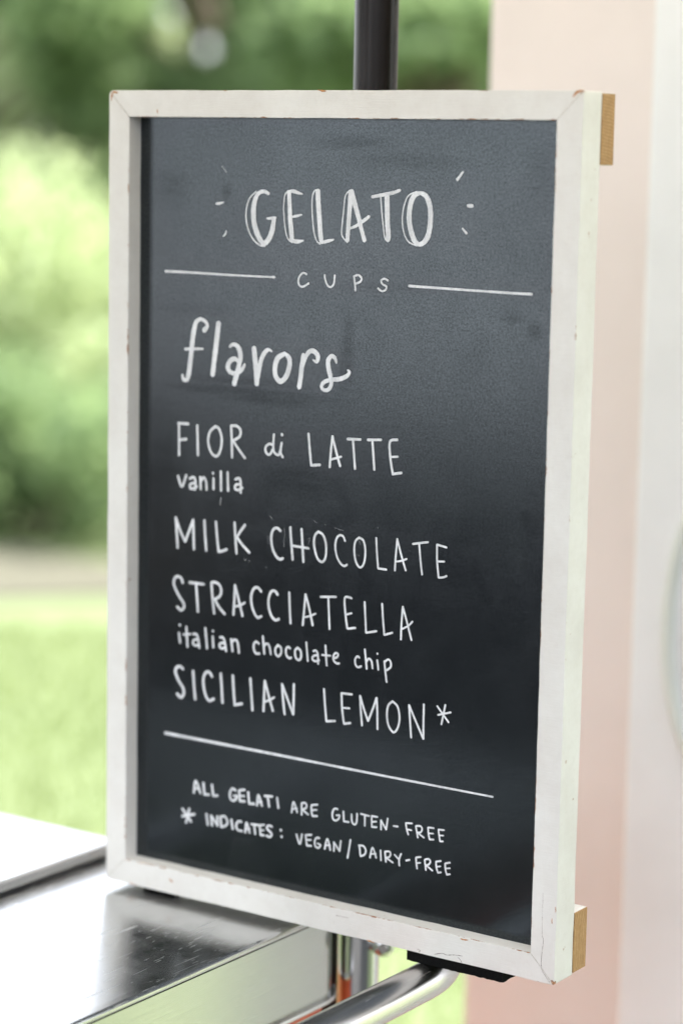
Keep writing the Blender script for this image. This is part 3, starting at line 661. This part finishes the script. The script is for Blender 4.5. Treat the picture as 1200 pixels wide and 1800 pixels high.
   [(114.4,215.0,3.04),(111.4,218.6,3.05),(107.2,217.8,3.05),(104.3,211.9,3.06),(104.9,202.8,3.06),(107.8,194.6,3.06),(111.8,191.2,3.05),(116.7,193.6,3.05)],
   [(124.8,218.9,3.03),(126.1,205.8,3.03),(127.3,191.6,3.04)],
   [(139.0,219.1,3.01),(140.1,205.6,3.02),(141.7,191.4,3.02)],
   [(141.9,191.5,3.02),(149.9,193.8,3.01)],
   [(159.5,219.2,2.99),(160.8,205.1,2.99),(162.3,189.7,3.0)],
   [(175.1,190.7,2.73),(175.5,205.0,2.73),(176.2,219.2,2.72)],
   [(175.9,199.4,2.23),(181.7,202.0,2.23),(187.1,205.3,2.22)],
   [(176.2,219.2,2.72),(180.9,205.8,2.72),(185.7,192.6,2.72)],
   [(199.3,191.3,2.71),(197.2,205.9,2.71),(196.0,218.9,2.7)],
   [(196.0,218.9,2.7),(202.6,205.6,2.7),(208.9,192.7,2.7)],
   [(209.2,192.8,2.7),(209.3,207.7,2.69),(209.3,220.9,2.69)]]),
  ('hand-lettered word LEMON with its asterisk',
   [[(243.1,221.1,2.35),(244.5,206.5,2.35),(246.3,191.7,2.35)],
   [(246.5,191.6,2.35),(255.7,193.2,2.34)],
   [(262.5,219.9,2.33),(263.5,205.8,2.33),(265.7,192.6,2.33)],
   [(273.6,220.7,2.32),(262.6,220.2,2.33)],
   [(264.2,206.8,2.07),(271.4,207.5,2.07)],
   [(266.1,192.3,2.33),(272.7,193.9,2.33)],
   [(285.3,193.8,2.32),(283.6,207.6,2.31),(282.6,220.5,2.31)],
   [(282.7,220.5,2.31),(287.0,209.2,2.31),(291.7,198.9,2.31)],
   [(291.9,198.9,2.31),(296.7,210.7,2.3),(300.3,221.0,2.3)],
   [(300.6,221.1,2.3),(301.6,207.9,2.3),(302.1,192.8,2.3)],
   [(317.8,220.6,2.28),(313.4,216.5,2.28),(312.0,208.2,2.29),(313.9,197.9,2.29),(319.3,192.5,2.29),(323.7,197.0,2.28),(325.5,206.7,2.28),(323.1,216.7,2.28),(317.6,220.6,2.28)],
   [(338.2,190.7,2.27),(336.6,206.1,2.27),(335.3,219.7,2.26)],
   [(335.3,219.7,2.26),(343.5,204.8,2.26),(351.0,191.5,2.26)],
   [(351.1,191.6,2.26),(350.8,208.2,2.25),(350.8,222.6,2.25)],
   [(364.9,223.1,1.99),(376.8,210.5,1.98)],
   [(365.9,215.4,1.99),(378.8,219.6,1.98)],
   [(373.1,225.3,2.23),(369.6,207.6,2.24)]]),
  ('long slanting ruled line under the flavours',
   [[(59.2,151.6,3.38),(187.0,151.3,2.74),(313.7,150.7,2.27),(424.0,150.6,1.96)]]),
  ('hand-lettered word ALL',
   [[(94.2,98.6,2.69),(96.3,110.5,2.68),(102.0,99.6,2.68)],
   [(95.4,102.6,2.15),(100.7,104.0,2.14)],
   [(105.6,109.7,2.67),(107.0,99.2,2.68)],
   [(107.3,99.0,2.68),(112.3,99.6,2.67)],
   [(115.9,109.7,2.66),(117.4,99.8,2.67)],
   [(117.7,99.6,2.67),(122.4,100.4,2.66)]]),
  ('hand-lettered word GELATI',
   [[(143.7,109.2,2.64),(140.1,110.1,2.64),(137.5,106.3,2.64),(137.6,100.9,2.65),(141.0,98.5,2.64),(145.0,101.6,2.64),(145.7,104.1,2.64)],
   [(145.4,104.1,2.11),(141.9,103.5,2.11)],
   [(148.1,109.5,2.63),(149.2,99.9,2.63)],
   [(154.3,111.5,2.63),(148.4,109.9,2.63)],
   [(149.2,104.9,2.11),(154.1,105.3,2.1)],
   [(149.7,99.8,2.63),(154.7,100.4,2.63)],
   [(158.9,109.7,2.62),(159.8,99.6,2.62)],
   [(160.3,99.2,2.62),(165.7,99.8,2.62)],
   [(169.2,99.0,2.61),(170.7,109.3,2.61),(174.9,99.6,2.61)],
   [(170.1,102.1,2.09),(174.6,103.5,2.09)],
   [(178.2,109.6,2.6),(186.6,110.5,2.59)],
   [(181.6,109.3,2.6),(183.2,100.3,2.6)],
   [(192.1,110.0,2.59),(193.7,100.9,2.59)]]),
  ('hand-lettered word ARE',
   [[(208.9,98.9,2.0),(210.9,109.3,1.99),(215.2,100.3,1.99)],
   [(209.7,102.2,1.69),(214.8,104.0,1.68)],
   [(220.3,98.8,1.99),(220.1,109.4,1.99)],
   [(220.1,109.7,1.99),(224.2,110.7,1.98),(225.7,108.6,1.98),(225.0,105.9,1.98),(221.0,103.9,1.99)],
   [(221.2,103.6,1.99),(227.7,100.3,1.98)],
   [(231.2,109.5,1.98),(231.3,104.7,1.98),(232.4,100.0,1.98)],
   [(237.8,111.4,1.97),(231.5,109.9,1.98)],
   [(232.0,105.1,1.67),(237.2,106.4,1.67)],
   [(232.7,99.7,1.98),(237.7,100.6,1.97)]]),
  ('hand-lettered word GLUTEN-FREE',
   [[(260.2,111.1,1.96),(257.2,111.0,1.96),(255.0,107.4,1.96),(255.1,101.8,1.96),(258.3,99.8,1.96),(262.0,102.4,1.96),(262.6,105.5,1.95)],
   [(262.4,105.8,1.65),(259.3,105.0,1.66)],
   [(267.0,109.9,1.95),(267.6,101.1,1.95)],
   [(267.9,100.8,1.95),(272.9,101.1,1.95)],
   [(276.0,108.7,1.94),(276.6,102.2,1.94),(279.5,99.8,1.94),(281.7,102.4,1.94),(282.0,110.4,1.94)],
   [(286.3,111.1,1.94),(295.2,110.7,1.93)],
   [(290.5,110.4,1.93),(290.7,100.8,1.93)],
   [(298.0,110.9,1.93),(298.3,101.4,1.93)],
   [(304.1,111.4,1.92),(298.4,111.2,1.93)],
   [(298.6,101.1,1.93),(303.6,101.7,1.92)],
   [(298.7,105.8,1.63),(303.3,106.9,1.63)],
   [(308.4,100.5,1.92),(308.2,108.8,1.92)],
   [(308.3,108.9,1.92),(313.9,101.5,1.92)],
   [(314.1,101.5,1.92),(315.4,111.8,1.91)],
   [(321.9,106.1,1.91),(326.3,106.4,1.91)],
   [(335.0,110.9,1.9),(335.8,106.1,1.9),(337.7,101.2,1.9)],
   [(341.5,112.0,1.89),(335.3,111.2,1.9)],
   [(336.1,105.6,1.61),(341.0,105.6,1.6)],
   [(347.9,100.1,1.89),(345.6,110.0,1.89)],
   [(346.0,110.5,1.89),(350.7,111.0,1.89),(352.3,108.5,1.89),(350.9,105.4,1.89),(347.4,104.5,1.89)],
   [(347.6,104.2,1.89),(354.1,101.1,1.89)],
   [(358.3,110.8,1.88),(359.1,104.5,1.88),(360.2,100.7,1.88)],
   [(364.2,111.6,1.88),(358.6,111.2,1.88)],
   [(359.4,105.9,1.59),(363.9,106.5,1.59)],
   [(360.7,100.5,1.88),(364.2,101.1,1.88)],
   [(369.3,110.8,1.87),(370.3,105.2,1.87),(371.2,101.0,1.87)],
   [(375.0,111.7,1.87),(369.6,111.2,1.87)],
   [(370.3,105.9,1.59),(374.5,106.6,1.58)],
   [(371.5,100.7,1.87),(374.2,101.2,1.87)]]),
  ('hand-lettered asterisk starting the last line',
   [[(80.5,72.9,2.71),(95.1,77.4,2.69)],
   [(80.8,80.0,2.71),(90.9,69.7,2.7)],
   [(88.8,81.4,2.7),(85.2,67.5,2.71)]]),
  ('hand-lettered word INDICATES:',
   [[(109.6,80.2,2.68),(111.3,70.0,2.68)],
   [(116.4,70.3,2.67),(115.3,79.3,2.67)],
   [(115.6,79.4,2.41),(122.9,71.2,2.4)],
   [(123.2,71.3,2.67),(122.6,80.0,2.67)],
   [(127.5,70.8,2.66),(126.2,80.0,2.66)],
   [(126.5,80.3,2.4),(131.4,81.6,2.39),(134.7,77.5,2.39),(133.3,73.3,2.39),(127.8,70.6,2.4)],
   [(139.4,79.7,2.65),(141.1,71.3,2.65)],
   [(151.0,79.8,2.37),(147.1,79.4,2.38),(145.1,75.2,2.38),(146.8,71.3,2.38),(152.0,71.0,2.37)],
   [(155.9,70.4,2.37),(157.2,80.1,2.37),(161.0,71.0,2.37)],
   [(156.5,73.6,1.84),(160.9,75.0,1.84)],
   [(163.0,79.6,2.36),(172.1,80.2,2.36)],
   [(166.3,79.3,2.36),(167.5,71.0,2.36)],
   [(172.7,79.9,2.35),(173.7,71.5,2.36)],
   [(177.7,81.6,2.35),(172.9,80.2,2.35)],
   [(173.4,76.0,1.83),(177.5,76.1,1.83)],
   [(174.0,71.2,2.36),(177.7,71.4,2.35)],
   [(186.7,81.4,2.34),(183.4,82.0,2.34),(180.8,79.1,2.35),(183.9,76.6,2.35),(186.8,74.2,2.34),(184.7,71.0,2.35),(181.1,71.7,2.35)],
   [(197.1,80.0,2.85),(197.2,79.8,2.85)],
   [(197.9,73.7,2.85),(198.0,73.5,2.85)]]),
  ('hand-lettered word VEGAN/DAIRY-FREE',
   [[(214.8,78.8,2.0),(218.7,70.4,1.99),(221.1,80.1,1.99)],
   [(225.2,79.9,1.99),(226.7,70.8,1.99)],
   [(231.8,81.6,1.98),(225.5,80.2,1.99)],
   [(226.4,75.7,1.68),(231.2,76.6,1.68)],
   [(227.0,70.5,1.99),(231.7,71.0,1.98)],
   [(240.6,80.1,1.98),(237.5,79.8,1.98),(235.5,76.0,1.98),(236.5,71.5,1.98),(240.0,70.6,1.98),(242.2,73.4,1.98)],
   [(242.2,74.0,1.67),(238.7,74.7,1.67)],
   [(246.9,70.9,1.97),(249.7,81.1,1.97),(253.2,71.1,1.97)],
   [(247.7,74.4,1.67),(252.9,75.6,1.66)],
   [(257.3,70.8,1.97),(257.1,78.9,1.96)],
   [(257.3,78.9,1.96),(263.3,72.0,1.96)],
   [(263.5,72.0,1.96),(264.7,81.7,1.96)],
   [(275.4,84.6,1.95),(272.6,67.3,1.95)],
   [(284.6,81.0,1.94),(289.6,81.5,1.94),(292.3,78.0,1.94),(291.2,73.8,1.94),(286.9,71.4,1.94)],
   [(285.3,80.6,1.94),(286.6,71.7,1.94)],
   [(297.1,72.2,1.94),(299.7,81.8,1.93),(303.8,73.1,1.93)],
   [(298.0,75.6,1.64),(303.4,76.8,1.63)],
   [(308.4,80.7,1.93),(309.1,71.7,1.93)],
   [(314.4,71.3,1.92),(313.2,80.2,1.92)],
   [(313.5,80.6,1.92),(317.9,81.6,1.92),(319.4,79.3,1.92),(317.8,76.3,1.92),(314.6,75.2,1.92)],
   [(314.9,75.0,1.92),(321.8,72.0,1.92)],
   [(323.7,79.5,1.91),(327.9,76.4,1.91)],
   [(330.6,81.6,1.91),(328.6,76.3,1.91),(329.0,70.6,1.91)],
   [(336.1,76.5,1.91),(339.7,77.8,1.9)],
   [(346.5,81.0,1.9),(347.0,76.4,1.9),(347.9,71.4,1.9)],
   [(351.5,82.7,1.89),(346.8,81.3,1.9)],
   [(347.3,76.2,1.61),(351.2,77.2,1.6)],
   [(357.3,71.8,1.89),(355.8,80.5,1.89)],
   [(356.1,81.1,1.89),(360.1,82.4,1.89),(361.9,79.9,1.89),(359.9,77.1,1.89),(357.1,76.0,1.89)],
   [(357.5,75.8,1.89),(363.8,72.4,1.89)],
   [(367.6,81.1,1.88),(368.0,76.3,1.88),(369.7,71.7,1.88)],
   [(372.5,82.8,1.88),(367.9,81.4,1.88)],
   [(368.5,76.7,1.59),(372.3,77.8,1.59)],
   [(370.0,71.5,1.88),(372.8,72.4,1.88)],
   [(377.2,81.1,1.87),(377.6,76.1,1.87),(379.0,71.9,1.87)],
   [(382.0,83.0,1.87),(377.4,81.5,1.87)],
   [(378.2,76.9,1.59),(382.2,77.9,1.58)],
   [(379.3,71.5,1.87),(382.3,72.5,1.87)]])]
CHALK_RESIDUE = [[(120.1,692.0,1.78),(124.7,687.0,1.77)],
   [(122.8,386.0,1.83),(122.1,383.0,1.83),(121.9,379.7,1.83)],
   [(195.5,364.9,0.88),(196.0,358.1,0.88),(195.4,347.7,0.88)],
   [(177.4,356.2,0.76),(178.0,349.3,0.76)],
   [(223.9,359.4,0.75),(223.5,353.1,0.75)],
   [(150.5,331.5,1.8),(152.4,331.0,1.8)],
   [(156.2,330.4,1.16),(156.5,330.2,1.16)],
   [(176.0,326.4,1.27),(176.1,326.2,1.27)],
   [(178.5,375.2,0.89),(182.1,372.7,0.89)],
   [(241.2,373.5,1.24),(241.4,372.8,1.24)],
   [(228.9,375.4,0.99),(231.6,373.9,0.99)],
   [(252.0,371.5,0.74),(256.1,370.3,0.74),(261.5,370.0,0.74)],
   [(275.4,349.9,0.98),(277.4,349.0,0.98)],
   [(278.5,349.3,0.98),(279.0,348.9,0.98)],
   [(278.4,362.2,0.85),(279.8,359.3,0.85)],
   [(298.0,376.2,1.09),(298.2,375.9,1.09)],
   [(243.6,314.8,0.99),(243.9,314.4,0.99)],
   [(247.7,314.2,0.87),(248.0,314.0,0.87)]]
GHOST_LETTERS = [[(143.1,56.1,1.59),(145.1,63.7,1.59),(148.9,56.8,1.59)],
   [(151.7,63.1,1.58),(157.1,63.5,1.58)],
   [(154.2,63.0,1.58),(155.1,57.1,1.58)],
   [(164.7,64.3,1.58),(160.0,63.4,1.58),(160.6,58.1,1.58),(165.2,58.6,1.58)]]
PAINT_CRACKS = [[(486.8,80.0,0.19),(486.9,57.7,0.2),(487.3,41.6,0.2)],
   [(487.3,41.6,0.33),(488.7,37.5,0.33),(487.8,27.9,0.33),(487.3,20.3,0.33),(487.9,11.7,0.33),(492.0,6.3,0.33),(496.2,1.7,0.33)],
   [(361.2,3.3,0.37),(363.9,2.6,0.37),(363.0,1.0,0.37)],
   [(379.2,2.3,0.42),(387.2,4.9,0.42),(391.7,4.3,0.42),(399.6,6.0,0.42),(407.6,6.7,0.41)],
   [(403.2,4.7,0.37),(405.9,2.9,0.37),(407.8,-0.2,0.37)],
   [(272.9,16.9,0.35),(286.1,17.2,0.35)]]
PAINT_CHIPS = [[(4.2,757.4,2.29),(3.2,754.2,2.07),(2.7,750.6,0.69)],
   [(4.8,758.6,1.83),(10.0,757.8,1.14)],
   [(490.9,754.8,1.05),(493.6,757.9,2.36),(496.3,759.2,1.96),(499.8,759.6,0.78)],
   [(134.4,759.8,0.87),(136.4,759.4,0.65)],
   [(237.3,760.3,0.84),(242.5,759.4,1.67),(245.7,759.4,0.83)],
   [(57.3,742.0,1.13),(58.1,739.6,0.68)],
   [(405.3,22.2,0.5),(408.9,22.0,1.66),(413.2,22.5,0.66)],
   [(307.1,0.3,0.52),(311.7,0.2,1.55),(314.9,-0.3,0.52)],
   [(499.3,69.4,0.65),(499.8,67.1,0.91),(499.6,65.2,0.52)],
   [(496.5,59.0,0.52),(496.4,56.5,1.04),(496.7,54.4,0.52)],
   [(497.7,1.9,0.52),(499.9,2.1,1.69),(501.8,1.9,0.65)],
   [(78.9,14.8,0.75),(81.0,13.0,1.75),(83.8,12.2,0.75)],
   [(29.7,1.1,0.64),(32.8,0.6,1.15),(36.8,0.2,0.51)],
   [(39.5,23.7,0.51),(43.7,23.6,0.76),(47.3,23.8,0.38)]]

# rubbed darker patches on the board: centre x, z, half sizes (mm), strength
SMUDGES = [(155, 487, 120, 6, .75), (140, 497, 100, 5, .45), (175, 483, 75, 9, .55), (262, 530, 9, 40, .75), (256, 522, 5, 30, .5), (125, 668, 8, 12, .6), (60, 670, 30, 25, .35),
 (265, 715, 55, 9, .45), (320, 700, 80, 10, .35), (430, 570, 14, 6, .6), (452, 560, 10, 12, .55), (50, 410, 40, 90, .35), (215, 410, 60, 20, .35), (448, 400, 8, 10, .5), (300, 590, 70, 6, .25), (90, 560, 60, 8, .25), (452, 690, 20, 30, .25)]
M_chalk = chalk()
M_mark = marker('white_marker_ink', .72, 1.0)
M_faint = marker('faint_chalk_dust', .12, .28)
M_ghost = marker('ghost_of_wiped_letters', .012, .035)

board = empty('chalkboard_sign', (0, 0, BZ), 'framed chalkboard menu sign hand-lettered GELATO CUPS, leaning on the cart top', 'chalkboard')
def outline(pts, seed, amp=.00022, step=.018):
    """subdivide a closed outline and give it a hand-cut unevenness"""
    rnd = random.Random(seed); out = []; n = len(pts)
    for i in range(n):
        a = Vector((*pts[i], 0)); b = Vector((*pts[(i + 1) % n], 0)); d = b - a; k = max(1, int(d.length / step)); nn = Vector((-d.y, d.x, 0)).normalized() if d.length else Vector()
        for j in range(k):
            q = a + d * j / k
            if j: q = q + nn * rnd.uniform(-amp, amp)
            out.append((q.x, q.y))
    return out
g_ = .00012; c_ = .0022
def rc(cx, cz, sx, sz, r, first):        # half of a rounded outer corner, ending on the mitre
    o = []
    for i in range(5):
        t = R(45 * i / 4); o.append((cx + sx * r * (1 - math.cos(t)), cz + sz * r * (1 - math.sin(t))) if first else (cx + sx * r * (1 - math.sin(t)), cz + sz * r * (1 - math.cos(t))))
    return o
rTL, rTR, rBR, rBL = .005, .0015, .0012, .0065
# each corner arc is split on the 45 degree mitre
def corner_pts(cx, cz, sx, sz, r, side):
    n = 4; o = []
    for i in range(n + 1):
        t = R(45 * i / n)
        if side == 'v': o.append((cx + sx * r * (1 - math.cos(t)), cz + sz * r * (1 - math.sin(t))))
        else: o.append((cx + sx * r * (1 - math.sin(t)), cz + sz * r * (1 - math.cos(t))))
    return o                                                    # from the straight side towards the mitre
ls = corner_pts(0, 0, 1, 1, rBL, 'v')[::-1] + [] ; lt = corner_pts(0, H_, 1, -1, rTL, 'v')
P_left = [(x, z + g_) for x, z in ls] + [(x, z - g_) for x, z in lt] + [(FM, H_ - FM - g_), (FM, FM + g_)]
rs_ = corner_pts(W_, 0, -1, 1, rBR, 'v')[::-1]; rt = corner_pts(W_, H_, -1, -1, rTR, 'v')
P_right = [(x, z + g_) for x, z in rs_] + [(x, z - g_) for x, z in rt] + [(W_ - FM, H_ - FM - g_), (W_ - FM, FM + g_)]
tl = corner_pts(0, H_, 1, -1, rTL, 'h')[::-1]; tr_ = corner_pts(W_, H_, -1, -1, rTR, 'h')
P_top = [(x + g_, z) for x, z in tl] + [(x - g_, z) for x, z in tr_] + [(W_ - FM - g_, H_ - FM), (FM + g_, H_ - FM)]
bl = corner_pts(0, 0, 1, 1, rBL, 'h')[::-1]; br = corner_pts(W_, 0, -1, 1, rBR, 'h')
P_bot = [(x + g_, z) for x, z in bl] + [(x - g_, z) for x, z in br] + [(W_ - FM - g_, FM), (FM + g_, FM)]
for nm, P, sd_ in (('frame_stile', P_left, 1), ('frame_stile', P_right, 2), ('frame_rail', P_top, 3), ('frame_rail', P_bot, 4)):
    bm = bmesh.new(); prism(bm, outline(P, sd_), 'y', 0, FT); bevel(bm, .0008, 2, 50)
    obj(nm, fin(bm, nm, 12), M_paint, board)
bm = box(.010, W_ - .010, RC, RC + .004, .010, H_ - .010)        # panel let into the frame
bm.free()
bm = box(FM - .0002, W_ - FM + .0002, RC, RC + .004, FM - .0002, H_ - FM + .0002); obj('chalk_panel', fin(bm, 'panel', 0), M_chalk, board)
# battens across the back, raw sawn ends
for z0, z1, t in ((H_ - .0605, H_ - .0008, .0225), (.0015, .0565, .0235)):
    bt = obj('back_batten', fin((lambda b: b)(box(.004, W_ - .0006, FT + .0003, FT + t, z0, z1, .0009)), 'b', 12), M_paint, board)
    bm = box(W_ - .00055, W_ + .0006, FT + .0006, FT + t - .0006, z0 + .0006, z1 - .0006); obj('sawn_end', fin(bm, 'e', 0), M_end, bt)

# felt pads under the frame, resting on the handle and the cart top
for x0, x1, y0, y1, zz in ((.3495, .4490, .0008, .0300, -.0092), (.030, .070, .0220, .0300, -.0068)):
    rnd = random.Random(8); bm = bmesh.new(); P = outline([(x0, y0), (x1, y0), (x1, y1), (x0, y1)], 3, .0002, .0022)
    prism(bm, P, 'z', zz, -.0002)
    for v in bm.verts: v.co.z += rnd.uniform(-.0004, .0003) if v.co.z < -.004 else 0
    for i in range(260 if x0 > .2 else 0):             # loose fibres at the cut edges
        a = Vector((rnd.uniform(x0, x1), y0, rnd.uniform(zz, -.0006))) if i % 3 else Vector((rnd.uniform(x0, x1), rnd.uniform(y0, y1), zz))
        d = Vector((rnd.uniform(-.0012, .0012), rnd.uniform(-.0016, 0), rnd.uniform(-.0016, .0003)))
        bm.faces.new([bm.verts.new(a), bm.verts.new(a + Vector((.0002, 0, .0001))), bm.verts.new(a + d)])
    obj('felt_pad', fin(bm, 'pad', 0), M_felt, board)

# --- flat ribbons: marker strokes, cracks, chips
def crom(pts):
    if len(pts) < 3: return pts
    o = []
    for i in range(len(pts) - 1):
        p0 = pts[max(i - 1, 0)]; p1 = pts[i]; p2 = pts[i + 1]; p3 = pts[min(i + 2, len(pts) - 1)]
        n = max(2, min(7, int(math.dist(p1[:2], p2[:2]) / 1.2)))
        for j in range(n):
            t = j / n
            o.append(tuple(.5 * (2 * p1[k] + (p2[k] - p0[k]) * t + (2 * p0[k] - 5 * p1[k] + 4 * p2[k] - p3[k]) * t * t + (3 * p1[k] - p0[k] - 3 * p2[k] + p3[k]) * t ** 3) for k in range(3)))
    o.append(pts[-1]); return o
LAY = [0]
def ribbon(bm, pts, y, cap=True, rnd=random.Random(3), wob=.05):
    LAY[0] += 1; base = y - .00002 - (LAY[0] % 30) * .000012
    pts = crom(pts); n = len(pts)
    if n == 2 and math.dist(pts[0][:2], pts[1][:2]) > 3:
        a, b = pts; k = max(2, int(math.dist(a[:2], b[:2]) / 3)); pts = [tuple(a[q] + (b[q] - a[q]) * i / k for q in range(3)) for i in range(k + 1)]; n = len(pts)
    Lf = []; Rt = []
    for i, p in enumerate(pts):
        a = pts[max(i - 1, 0)]; b = pts[min(i + 1, n - 1)]; dx, dz = b[0] - a[0], b[1] - a[1]; l = math.hypot(dx, dz) or 1e-6
        h = p[2] * .46 * (1 + rnd.uniform(-wob, wob)); nx, nz = -dz / l * h, dx / l * h; yy = base - i * .0000015
        Lf.append(bm.verts.new(((p[0] + nx) / 1000, yy, (p[1] + nz) / 1000))); Rt.append(bm.verts.new(((p[0] - nx) / 1000, yy, (p[1] - nz) / 1000)))
    for i in range(n - 1): bm.faces.new((Lf[i], Lf[i + 1], Rt[i + 1], Rt[i]))
    if cap:
        for (vl, vr, p, q) in ((Lf[0], Rt[0], pts[0], pts[1]), (Rt[-1], Lf[-1], pts[-1], pts[-2])):
            dx, dz = p[0] - q[0], p[1] - q[1]; l = math.hypot(dx, dz) or 1e-6; dx /= l; dz /= l
            h = (vl.co - vr.co).length / 2; c = (vl.co + vr.co) / 2; a = (vl.co - c)
            vs = [vl] + [bm.verts.new(c + a * math.cos(math.pi * k / 6) + Vector((dx, 0, dz)) * h * math.sin(math.pi * k / 6)) for k in range(1, 6)] + [vr]
            bm.faces.new(vs)
bm = bmesh.new()
for st in PAINT_CRACKS: ribbon(bm, st, 0, wob=.5)
obj('paint_crack', fin(bm, 'crack', 0), M_crack, board, kind='stuff', label='hairline cracks in the white paint near the lower right corner')
for st in PAINT_CHIPS:
    bm = bmesh.new(); ribbon(bm, st, 0, wob=.45); obj('paint_chip', fin(bm, 'chip', 0), M_chip, board)
for a, b in (((.6, H_ * 1000 - .6), (24, H_ * 1000 - 24)), ((1.6, 1.6), (24, 24)), ((W_ * 1000 - .5, H_ * 1000 - .5), (W_ * 1000 - 24.3, H_ * 1000 - 24.3)), ((W_ * 1000 - .5, .5), (W_ * 1000 - 24.3, 24.3))):
    bm = bmesh.new(); ribbon(bm, [(a[0] + (b[0] - a[0]) * i / 12, a[1] + (b[1] - a[1]) * i / 12, .38) for i in range(13)], 0, wob=.6); obj('mitre_joint', fin(bm, 'mitre', 0), M_mitre, board)
for lab, strokes in LETTERING:
    bm = bmesh.new()
    for st in strokes: ribbon(bm, st, RC)
    obj('lettering', fin(bm, 'lettering', 0), M_mark, board, lab)
for st in CHALK_RESIDUE:
    bm = bmesh.new(); ribbon(bm, st, RC, wob=.3); obj('chalk_residue', fin(bm, 'res', 0), M_faint, board)
bm = bmesh.new()
for st in GHOST_LETTERS: ribbon(bm, st, RC, wob=.2)
obj('wiped_lettering', fin(bm, 'ghost', 0), M_ghost, board, 'barely visible wiped letters under the word INDICATES')
